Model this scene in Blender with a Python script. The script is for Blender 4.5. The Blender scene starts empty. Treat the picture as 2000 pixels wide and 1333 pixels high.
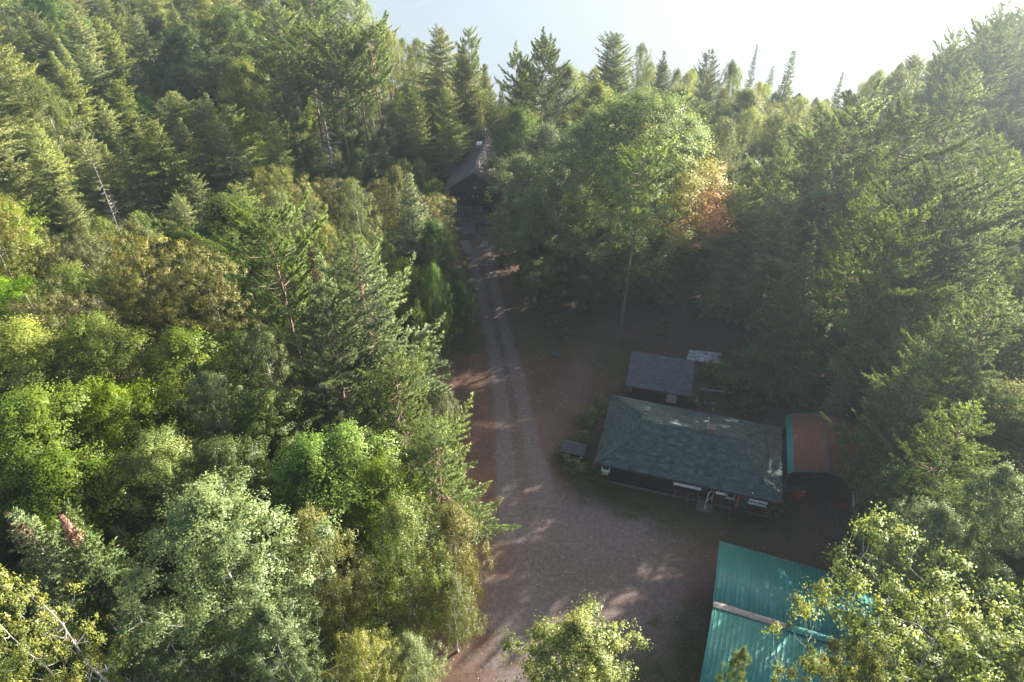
import bpy, bmesh, math
import numpy as np
from mathutils import Vector, Matrix

# ------------------------------------------------------------------ camera, sky, sun, exposure
sc = bpy.context.scene
COL = sc.collection
R = math.radians
F_PX, PITCH, CAM_H = 1350.0, R(38.6), 45.0          # photograph is 2000 px wide
cam_d = bpy.data.cameras.new('camera')
cam_d.sensor_width = 36.0
cam_d.lens = F_PX / 2000.0 * 36.0
cam_d.clip_start, cam_d.clip_end = 0.5, 4000.0
cam = bpy.data.objects.new('camera', cam_d)
COL.objects.link(cam)
cam.location = (0, 0, CAM_H)
cam.rotation_euler = (R(90) - PITCH, 0, 0)
sc.camera = cam

SUN_AZ, SUN_EL = R(58), R(24)                        # azimuth from +Y towards +X
w = bpy.data.worlds.new('World'); sc.world = w; w.use_nodes = True
nt = w.node_tree; nt.nodes.clear()
sky = nt.nodes.new('ShaderNodeTexSky'); sky.sky_type = 'NISHITA'; sky.sun_disc = False
sky.sun_elevation, sky.sun_rotation = SUN_EL, SUN_AZ
sky.dust_density = 4.5; sky.air_density = 1.0; sky.ozone_density = 1.0
bg = nt.nodes.new('ShaderNodeBackground'); bg.inputs[1].default_value = 0.085
wo = nt.nodes.new('ShaderNodeOutputWorld')
nt.links.new(sky.outputs[0], bg.inputs[0]); nt.links.new(bg.outputs[0], wo.inputs[0])

sd = bpy.data.lights.new('sun', 'SUN'); sd.energy = 5.0; sd.angle = R(0.53); sd.color = (1.0, 0.94, 0.84)
sun = bpy.data.objects.new('sun', sd); COL.objects.link(sun)
sdir = Vector((math.sin(SUN_AZ) * math.cos(SUN_EL), math.cos(SUN_AZ) * math.cos(SUN_EL), math.sin(SUN_EL)))
sun.rotation_euler = sdir.to_track_quat('Z', 'Y').to_euler()

vs = sc.view_settings
vs.view_transform = 'Standard'; vs.look = 'None'; vs.gamma = 1.0; vs.use_curve_mapping = False
vs.exposure = 2.22
cy = sc.cycles
cy.max_bounces = 6; cy.diffuse_bounces = 3; cy.glossy_bounces = 2; cy.transmission_bounces = 4
cy.transparent_max_bounces = 4; cy.volume_bounces = 0
cy.caustics_reflective = False; cy.caustics_refractive = False
cy.use_denoising = True
HAZE_DENSITY, HAZE_G = 0.00095, 0.80

# ------------------------------------------------------------------ pixel <-> world
_f = np.array([0, math.cos(PITCH), -math.sin(PITCH)]); _u = np.array([0, math.sin(PITCH), math.cos(PITCH)])
def at(px, py, z=0.0):
    d = _f + (px - 1000) / F_PX * np.array([1.0, 0, 0]) + (667 - py) / F_PX * _u
    t = (z - CAM_H) / d[2]
    return np.array([0, 0, CAM_H]) + t * d
def project(P):
    P = np.atleast_2d(np.asarray(P, float)) - [0, 0, CAM_H]
    z = P @ _f
    return np.stack([1000 + F_PX * P[:, 0] / z, 667 - F_PX * (P @ _u) / z], 1)
def inside(poly, pts):
    poly = np.asarray(poly, float); x, y = pts[:, 0], pts[:, 1]
    c = np.zeros(len(pts), bool); j = len(poly) - 1
    for i in range(len(poly)):
        xi, yi = poly[i]; xj, yj = poly[j]
        c ^= ((yi > y) != (yj > y)) & (x < (xj - xi) * (y - yi) / (yj - yi + 1e-12) + xi)
        j = i
    return c
def nz(v):
    return v / (np.linalg.norm(v, axis=-1, keepdims=True) + 1e-9)

# ------------------------------------------------------------------ material helpers
class N:
    def __init__(s, name):
        s.m = bpy.data.materials.new(name); s.m.use_nodes = True
        s.t = s.m.node_tree; s.t.nodes.clear()
        s.out = s.t.nodes.new('ShaderNodeOutputMaterial')
    def n(s, kind, **kw):
        o = s.t.nodes.new('ShaderNode' + kind)
        for k, v in kw.items():
            if k.startswith('i_'): 
                key = k[2:]; o.inputs[int(key) if key.isdigit() else key].default_value = v
            else: setattr(o, k, v)
        return o
    def l(s, a, b): s.t.links.new(a, b)
    def ramp(s, fac, stops):
        r = s.n('ValToRGB'); e = r.color_ramp.elements
        while len(e) < len(stops): e.new(0.5)
        for el, (p, c) in zip(e, stops): el.position = p; el.color = (*c, 1)
        if fac is not None: s.l(fac, r.inputs[0])
        return r.outputs[0]
    def noise(s, scale, detail=4, rough=0.55, vec=None, dist=0.0):
        o = s.n('TexNoise'); o.inputs['Scale'].default_value = scale; o.inputs['Detail'].default_value = detail
        o.inputs['Roughness'].default_value = rough; o.inputs['Distortion'].default_value = dist
        if vec is not None: s.l(vec, o.inputs['Vector'])
        return o.outputs['Fac']
    def mix(s, fac, a, b, mode='MIX'):
        o = s.n('Mix', data_type='RGBA', blend_type=mode)
        for k, v in ((0, fac), (6, a), (7, b)):
            if hasattr(v, 'links'): s.l(v, o.inputs[k])
            elif isinstance(v, (int, float)): o.inputs[k].default_value = v
            else: o.inputs[k].default_value = (*v, 1)
        return o.outputs[2]
    def math(s, op, a, b=0.0):
        o = s.n('Math', operation=op)
        for k, v in ((0, a), (1, b)):
            if hasattr(v, 'links'): s.l(v, o.inputs[k])
            else: o.inputs[k].default_value = v
        return o.outputs[0]
    def bsdf(s, col, rough=0.8, metal=0.0, spec=0.3, bump=None, bstr=0.4, bdist=0.02):
        p = s.n('BsdfPrincipled')
        if hasattr(col, 'links'): s.l(col, p.inputs['Base Color'])
        else: p.inputs['Base Color'].default_value = (*col, 1)
        if hasattr(rough, 'links'): s.l(rough, p.inputs['Roughness'])
        else: p.inputs['Roughness'].default_value = rough
        p.inputs['Metallic'].default_value = metal; p.inputs['Specular IOR Level'].default_value = spec
        if bump is not None:
            b = s.n('Bump'); b.inputs['Strength'].default_value = bstr; b.inputs['Distance'].default_value = bdist
            s.l(bump, b.inputs['Height']); s.l(b.outputs[0], p.inputs['Normal'])
        s.l(p.outputs[0], s.out.inputs[0]); return p
    def obj(s): return s.n('TexCoord').outputs['Object']
    def pos(s): return s.n('NewGeometry').outputs['Position']
    def rnd(s): return s.n('ObjectInfo').outputs['Random']

def simple(name, col, rough=0.7, metal=0.0, var=0.18, scale=3.0, bump=0.0, spec=0.3):
    k = N(name); v = k.obj()
    f = k.noise(scale, 5, 0.6, v)
    a = tuple(c * (1 - var) for c in col); b = tuple(min(1, c * (1 + var)) for c in col)
    c = k.ramp(f, [(0.3, a), (0.7, b)])
    k.bsdf(c, rough, metal, spec, k.noise(scale * 12, 3, 0.5, v) if bump else None, bump)
    return k.m

def leaf_mat(name, dark, mid, light, trans=0.38, gloss=0.05, autumn=None, hue=0.02):
    k = N(name)
    sc_ = (2.15, 2.0, 1.6) if name.startswith('needle') else (1.45, 1.42, 1.35)
    dark, mid, light = (tuple(x * k_ for x, k_ in zip(q, sc_)) for q in (dark, mid, light))
    at_ = k.n('Attribute', attribute_name='v').outputs['Fac']
    c = k.ramp(at_, [(0.05, dark), (0.5, mid), (0.95, light)])
    if autumn is not None:
        a = k.n('Attribute', attribute_name='a').outputs['Fac']
        c = k.mix(k.ramp(a, [(0.15, (0, 0, 0)), (0.5, (1, 1, 1))]), c, autumn[0])
        c = k.mix(k.ramp(a, [(0.7, (0, 0, 0)), (1.0, (1, 1, 1))]), c, autumn[1])
    r = k.rnd()
    h = k.n('HueSaturation')
    k.l(k.math('ADD', k.math('MULTIPLY', r, hue * 1.7), 0.5 - hue * 1.35), h.inputs['Hue'])
    r2 = k.math('FRACT', k.math('MULTIPLY', r, 7.31))
    k.l(k.math('ADD', k.math('MULTIPLY', r2, 0.5), 0.75), h.inputs['Value'])
    r3 = k.math('FRACT', k.math('MULTIPLY', r, 17.7))
    k.l(k.math('ADD', k.math('MULTIPLY', r3, 0.3), 0.82), h.inputs['Saturation'])
    k.l(c, h.inputs['Color'])
    d = k.n('BsdfDiffuse'); k.l(h.outputs[0], d.inputs[0])
    t = k.n('BsdfTranslucent')
    k.l(k.mix(1.0, h.outputs[0], (1.25, 1.25, 0.62), 'MULTIPLY'), t.inputs[0])
    m = k.n('MixShader'); m.inputs[0].default_value = trans + 0.06
    k.l(d.outputs[0], m.inputs[1]); k.l(t.outputs[0], m.inputs[2])
    g = k.n('BsdfGlossy'); g.inputs['Roughness'].default_value = 0.42; g.inputs[0].default_value = (0.9, 0.95, 0.85, 1)
    m2 = k.n('MixShader'); m2.inputs[0].default_value = gloss * .5
    k.l(m.outputs[0], m2.inputs[1]); k.l(g.outputs[0], m2.inputs[2])
    k.l(m2.outputs[0], k.out.inputs[0])
    return k.m

LM = dict(
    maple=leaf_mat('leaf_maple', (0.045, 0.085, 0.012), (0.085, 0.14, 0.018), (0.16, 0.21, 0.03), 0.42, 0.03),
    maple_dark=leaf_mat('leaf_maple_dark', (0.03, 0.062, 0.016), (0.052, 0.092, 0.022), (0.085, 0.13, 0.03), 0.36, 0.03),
    aspen=leaf_mat('leaf_aspen', (0.06, 0.085, 0.02), (0.115, 0.15, 0.034), (0.23, 0.25, 0.06), 0.40, 0.045),
    poplar=leaf_mat('leaf_poplar', (0.05, 0.078, 0.03), (0.085, 0.125, 0.045), (0.15, 0.185, 0.075), 0.34, 0.045),
    birch=leaf_mat('leaf_birch', (0.05, 0.075, 0.02), (0.088, 0.118, 0.03), (0.15, 0.175, 0.05), 0.38, 0.05),
    olive=leaf_mat('leaf_olive', (0.06, 0.068, 0.016), (0.11, 0.115, 0.027), (0.175, 0.165, 0.045), 0.38, 0.05),
    lime=leaf_mat('leaf_lime', (0.085, 0.11, 0.024), (0.15, 0.185, 0.036), (0.24, 0.27, 0.06), 0.52, 0.04),
    wpine=leaf_mat('needle_white_pine', (0.05, 0.08, 0.036), (0.088, 0.128, 0.056), (0.145, 0.18, 0.076), 0.26, 0.05, hue=0.012),
    rpine=leaf_mat('needle_red_pine', (0.04, 0.066, 0.026), (0.068, 0.102, 0.036), (0.115, 0.15, 0.05), 0.22, 0.05, hue=0.012),
    spruce=leaf_mat('needle_spruce', (0.034, 0.058, 0.028), (0.06, 0.092, 0.038), (0.10, 0.13, 0.052), 0.18, 0.04, hue=0.015),
    bluespruce=leaf_mat('needle_grey_spruce', (0.045, 0.062, 0.038), (0.075, 0.1, 0.062), (0.12, 0.145, 0.09), 0.18, 0.04, hue=0.012),
    tamarack=leaf_mat('needle_tamarack', (0.055, 0.078, 0.032), (0.105, 0.132, 0.052), (0.17, 0.19, 0.08), 0.26, 0.04, hue=0.012),
    cedar=leaf_mat('needle_cedar', (0.055, 0.076, 0.032), (0.098, 0.12, 0.05), (0.15, 0.165, 0.07), 0.22, 0.04),
    autumn=leaf_mat('leaf_turning', (0.052, 0.085, 0.022), (0.088, 0.132, 0.032), (0.14, 0.185, 0.048), 0.40, 0.04,
                    autumn=((0.27, 0.24, 0.035), (0.42, 0.19, 0.05)), hue=0.005),
    shrub=leaf_mat('leaf_shrub', (0.04, 0.065, 0.02), (0.07, 0.105, 0.03), (0.12, 0.16, 0.05), 0.36, 0.04),
    cone=leaf_mat('spruce_cones', (0.10, 0.045, 0.03), (0.17, 0.075, 0.05), (0.24, 0.12, 0.08), 0.05, 0.03, hue=0.005),
)
def bark(name, a, b, scale, band=False):
    k = N(name); v = k.obj()
    mp = k.n('Mapping'); mp.inputs['Scale'].default_value = (1, 1, 0.25 if not band else 3.0); k.l(v, mp.inputs['Vector'])
    f = k.noise(scale, 5, 0.65, mp.outputs[0])
    c = k.ramp(f, [(0.35, a), (0.62, b)])
    k.bsdf(c, 0.85, 0, 0.2, f, 0.5, 0.03)
    return k.m
BM = dict(
    white=bark('bark_white', (0.13, 0.12, 0.10), (0.52, 0.50, 0.45), 5, True),
    aspen=bark('bark_aspen', (0.22, 0.21, 0.17), (0.50, 0.48, 0.41), 4, True),
    grey=bark('bark_grey', (0.09, 0.075, 0.06), (0.20, 0.175, 0.15), 9),
    pine=bark('bark_pine', (0.10, 0.065, 0.05), (0.26, 0.18, 0.14), 8),
    dead=bark('dead_wood', (0.16, 0.14, 0.12), (0.40, 0.37, 0.34), 9),
)

# ------------------------------------------------------------------ object helpers
def link(name, data, parent=None):
    o = bpy.data.objects.new(name, data); COL.objects.link(o)
    if parent is not None: o.parent = parent
    return o
def tag(o, label, cat=None, group=None, kind=None):
    if label: o['label'] = label
    if cat: o['category'] = cat
    if group: o['group'] = group
    if kind: o['kind'] = kind
    return o
def thing(name, label, cat, loc=(0, 0, 0), rz=0.0, group=None):
    o = link(name, None); o.location = loc; o.rotation_euler = (0, 0, rz)
    o.empty_display_size = 0.3
    return tag(o, label, cat, group)

def mesh_np(name, V, faces, mat=None, attrs=None, smooth=False, vn=None):
    """faces: list of (k, array[n,k]); attrs: {name: per-face float array}"""
    me = bpy.data.meshes.new(name)
    V = np.asarray(V, np.float32); me.vertices.add(len(V)); me.vertices.foreach_set('co', V.ravel())
    loops = np.concatenate([f.ravel() for k, f in faces]).astype(np.int32)
    tot = np.concatenate([np.full(len(f), k) for k, f in faces]).astype(np.int32)
    start = np.concatenate([[0], np.cumsum(tot)[:-1]]).astype(np.int32)
    me.loops.add(len(loops)); me.loops.foreach_set('vertex_index', loops)
    me.polygons.add(len(tot)); me.polygons.foreach_set('loop_start', start); me.polygons.foreach_set('loop_total', tot)
    if smooth or vn is not None: me.polygons.foreach_set('use_smooth', np.ones(len(tot), bool))
    for k, a in (attrs or {}).items():
        at_ = me.attributes.new(k, 'FLOAT', 'FACE'); at_.data.foreach_set('value', np.asarray(a, np.float32))
    me.update(calc_edges=True)
    if vn is not None: me.normals_split_custom_set_from_vertices(np.asarray(vn, np.float32))
    if mat is not None: me.materials.append(mat)
    return me

class B:
    """collects boxes / prisms / tubes into one mesh part"""
    def __init__(s): s.bm = bmesh.new()
    def box(s, c, d, rz=0.0, rot=None, bev=0.0):
        M = Matrix.Translation(c) @ (rot if rot is not None else Matrix.Rotation(rz, 4, 'Z')) @ Matrix.Diagonal((d[0], d[1], d[2], 1))
        r = bmesh.ops.create_cube(s.bm, size=1.0, matrix=M)
        if bev:
            es = list({e for v in r['verts'] for e in v.link_edges})
            bmesh.ops.bevel(s.bm, geom=es, offset=bev, segments=1, affect='EDGES')
        return s
    def span(s, a, b): # box by two corners
        a, b = Vector(a), Vector(b); return s.box((a + b) / 2, [abs(x) for x in (b - a)])
    def poly(s, pts, t=0.0, n=None):
        """a flat polygon, thickened by t against its normal"""
        pts = [Vector(p) for p in pts]
        nn = (pts[1] - pts[0]).cross(pts[2] - pts[0]).normalized() if n is None else Vector(n)
        top = [s.bm.verts.new(p) for p in pts]; s.bm.faces.new(top)
        if t:
            bot = [s.bm.verts.new(p - nn * t) for p in pts]; s.bm.faces.new(bot[::-1])
            for i in range(len(pts)):
                j = (i + 1) % len(pts); s.bm.faces.new((top[i], bot[i], bot[j], top[j]))
        return s
    def tube(s, pts, r, sides=8, caps=True):
        pts = [Vector(p) for p in pts]; rr = r if isinstance(r, (list, tuple)) else [r] * len(pts)
        rings = []
        for i, p in enumerate(pts):
            d = (pts[min(i + 1, len(pts) - 1)] - pts[max(i - 1, 0)]).normalized()
            a = d.cross(Vector((0, 0, 1)) if abs(d.z) < 0.9 else Vector((1, 0, 0))).normalized(); b = d.cross(a)
            rings.append([s.bm.verts.new(p + (a * math.cos(t) + b * math.sin(t)) * rr[i]) for t in (2 * math.pi * q / sides for q in range(sides))])
        for u, v in zip(rings, rings[1:]):
            for q in range(sides): s.bm.faces.new((u[q], u[(q + 1) % sides], v[(q + 1) % sides], v[q]))
        if caps: s.bm.faces.new(rings[0][::-1]); s.bm.faces.new(rings[-1])
        return s
    def build(s, name, mat, parent=None, smooth=False):
        bmesh.ops.recalc_face_normals(s.bm, faces=s.bm.faces)
        me = bpy.data.meshes.new(name); s.bm.to_mesh(me); s.bm.free(); me.materials.append(mat)
        if smooth: me.polygons.foreach_set('use_smooth', np.ones(len(me.polygons), bool))
        return link(name, me, parent)

# ------------------------------------------------------------------ tree builders (numpy)
def tubes(paths, sides=5):
    """paths: list of (pts[n,3], radii[n]) -> V, quads"""
    Vs, Fs, off = [], [], 0
    ang = np.arange(sides) / sides * 2 * np.pi
    for P, r in paths:
        P = np.asarray(P, float); n = len(P)
        d = nz(np.gradient(P, axis=0))
        ref = np.where(np.abs(d[:, 2:3]) < 0.9, [[0, 0, 1.0]], [[1.0, 0, 0]])
        a = nz(np.cross(d, ref)); b = np.cross(d, a)
        ring = P[:, None] + (a[:, None] * np.cos(ang)[None, :, None] + b[:, None] * np.sin(ang)[None, :, None]) * np.asarray(r)[:, None, None]
        Vs.append(ring.reshape(-1, 3))
        i = np.arange(n - 1)[:, None] * sides; j = np.arange(sides)[None]
        k = (j + 1) % sides
        Fs.append(np.stack([i + j, i + k, i + sides + k, i + sides + j], -1).reshape(-1, 4) + off)
        off += n * sides
    return np.concatenate(Vs), np.concatenate(Fs)

def diamonds(C, Nn, size, asp, rng):
    u = nz(np.cross(Nn, rng.normal(size=C.shape))); v = np.cross(Nn, u)
    s = size[:, None]
    V = np.stack([C - u * s * 0.55, C + v * s * asp * 0.5 - u * s * 0.05 , C + u * s * 0.55, C - v * s * asp * 0.5 - u * s * 0.05], 1)
    return V.reshape(-1, 3), np.arange(len(C) * 4).reshape(-1, 4)

def needles(Bp, D, ln, wd, rng):
    P = nz(np.cross(D, rng.normal(size=D.shape))) * wd[:, None] * 0.5
    V = np.stack([Bp - P, Bp + P, Bp + D * ln[:, None]], 1)
    return V.reshape(-1, 3), np.arange(len(Bp) * 3).reshape(-1, 3)

class Arch:
    def __init__(s, H, rad, crown, trunk, crown0, extra=None):
        s.H, s.rad, s.crown, s.trunk, s.crown0, s.extra = H, rad, crown, trunk, crown0, extra

def grow_limbs(trunk_pts, trunk_r, tips, rng, rise=0.5, base_frac=0.12):
    """attach each tip to the nearest lower node of the growing tree"""
    nodes = [p for p in trunk_pts[int(len(trunk_pts) * base_frac):]]
    rad = [r for r in trunk_r[int(len(trunk_pts) * base_frac):]]
    nodes = np.array(nodes); rad = np.array(rad)
    ax = np.array([np.interp(tips[:, 2], trunk_pts[:, 2], trunk_pts[:, i]) for i in (0, 1)]).T
    order = np.argsort(np.hypot(*(tips[:, :2] - ax).T))
    paths = []
    for i in order:
        t = tips[i]; d = t - nodes
        dist = np.linalg.norm(d, axis=1)
        pen = dist + np.where(d[:, 2] < rise * np.hypot(d[:, 0], d[:, 1]) * 0.6, 3.0 + 2 * np.abs(d[:, 2]), 0)
        j = int(np.argmin(pen)); p0 = nodes[j]; L = dist[j]
        r0 = min(rad[j] * 0.75, 0.018 + 0.016 * L + 0.004)
        q = np.linspace(0, 1, 5)[:, None]
        mid = p0 + (t - p0) * q + rng.normal(size=(5, 3)) * 0.05 * L * np.sin(q * np.pi)
        mid[:, 2] -= (0.13 * L * np.sin(q * np.pi))[:, 0]
        rr = np.linspace(r0, 0.010, 5)
        paths.append((mid, rr))
        nodes = np.concatenate([nodes, mid[1:]]); rad = np.concatenate([rad, rr[1:]])
    return paths

def broadleaf(seed, H, Rad, base, prof, n_cl, cl_r, n_leaf, size, mat, bmat, flat=0.7, droop=0.0, shell=0.5,
              up=0.8, asp=0.85, lean=(0, 0), forks=0, inner=0.45, tr=0.0, autumn=False, lobes=0.22):
    rng = np.random.default_rng(seed)
    nt_ = 14; z = np.linspace(0, H * 0.93, nt_)
    wob = np.cumsum(rng.normal(size=(nt_, 2)) * 0.10, axis=0); wob[0] = 0
    T = np.column_stack([wob[:, 0] + lean[0] * (z / H) ** 1.4, wob[:, 1] + lean[1] * (z / H) ** 1.4, z])
    tr = tr or H * 0.0105
    Tr = tr * (1 - 0.88 * (z / z[-1]) ** 0.9); Tr[0] *= 1.35
    t = (np.arange(n_cl) + rng.random(n_cl)) / n_cl
    t = t ** 0.9
    ph = np.arange(n_cl) * 2.39996 + rng.normal(size=n_cl) * 0.35
    p1, p2, p3 = rng.random(3) * 6.28
    lob = 1 + lobes * np.sin(3 * ph + p1 + 4 * t) + lobes * 0.8 * np.sin(5 * ph + p2 - 9 * t) + lobes * 0.5 * np.sin(11 * t + p3)
    u = rng.random(n_cl) ** inner
    zc = base + (H - base) * t
    rr = Rad * np.interp(t, [p[0] for p in prof], [p[1] for p in prof]) * lob * u
    zc = zc + (1 - u) * 0.10 * (H - base) * 0
    cx = np.interp(zc, T[:, 2], T[:, 0]); cyy = np.interp(zc, T[:, 2], T[:, 1])
    tips = np.column_stack([cx + rr * np.cos(ph), cyy + rr * np.sin(ph), zc + rng.normal(size=n_cl) * 0.25])
    paths = [(T, Tr)] + grow_limbs(T, Tr, tips, rng)
    V, Fq = tubes(paths, 5)
    trunk = mesh_np('trunk', V, [(4, Fq)], bmat, smooth=True)
    # leaves in clumps round the tips
    cr = cl_r * (0.5 + 1.05 * rng.random(n_cl) ** 1.3)
    nl = np.maximum(20, (n_leaf * (cr / cl_r) ** 2).astype(int))
    idx = np.repeat(np.arange(n_cl), nl); n = len(idx)
    d = nz(rng.normal(size=(n, 3)))
    d[:, 2] = np.where((d[:, 2] < 0) & (rng.random(n) < up * 0.75), -d[:, 2], d[:, 2])
    rad_ = (rng.random(n) ** shell) * cr[idx]
    # ragged clumps: each clump has 3-5 lobes of its own
    lobdir = nz(rng.normal(size=(n_cl, 7, 3)) + [0, 0, 0.45])
    ld = np.einsum('nj,nkj->nk', d, lobdir[idx]).max(1)
    rad_ = rad_ * (0.22 + 1.12 * np.clip(ld, 0, 1) ** 5)
    C = tips[idx] + d * rad_[:, None] * [1, 1, flat]
    if droop: C[:, 2] -= droop * rng.random(n) ** 1.5 * cr[idx] * 2.2
    nn = nz(d * 0.45 + np.array([0, 0, 0.75]) * up + rng.normal(size=(n, 3)) * 0.42)
    s = size * (0.65 + 0.7 * rng.random(n))
    V, Fq = diamonds(C, nn, s, asp, rng)
    ctr = np.array([np.interp(C[:, 2], T[:, 2], T[:, 0]), np.interp(C[:, 2], T[:, 2], T[:, 1]), np.full(n, base + (H - base) * .45)]).T
    sh = nz(nn * .42 + d * .42 + nz((C - ctr) * [1, 1, .7]) * .40 + [0, 0, .12]); Q = V.reshape(-1, 4, 3)
    gn = np.cross(Q[:, 1] - Q[:, 0], Q[:, 2] - Q[:, 0]); fl = (gn * sh).sum(1) < 0; Fq[fl] = Fq[fl][:, ::-1]
    v = np.clip(0.5 + 0.22 * rng.normal(size=n) + (rng.random(n_cl) - 0.5)[idx] * 0.7, 0, 1)
    at_ = {'v': v}
    if autumn is not False:
        ax_ = np.array([math.cos(autumn), math.sin(autumn)])
        side = (C[:, :2] @ ax_) / Rad
        hz = np.clip(1 - np.abs((C[:, 2] / H) - 0.60) * 2.6, 0, 1)
        a = np.clip((side - 0.30) * 1.5, 0, 1) * hz * 1.35 + (rng.random(n_cl) - 0.5)[idx] * 0.35
        stray = (rng.random(n_cl) < 0.05)[idx] & (side > 0.05)
        at_['a'] = np.clip(np.where(stray, 0.62, a), 0, 1)
    crown = mesh_np('crown', V, [(4, Fq)], mat, at_, vn=np.repeat(sh, 4, 0))
    return Arch(H, Rad, crown, trunk, base)

ROUND = [(0, .45), (.15, .8), (.4, 1), (.65, .92), (.85, .62), (1, .15)]
OVAL = [(0, .4), (.2, .8), (.45, 1), (.7, .8), (.9, .42), (1, .1)]
SPIRE = [(0, .7), (.2, 1), (.5, .8), (.8, .42), (1, .08)]
FLATP = [(0, .55), (.3, .9), (.6, 1), (.85, .8), (1, .4)]

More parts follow.
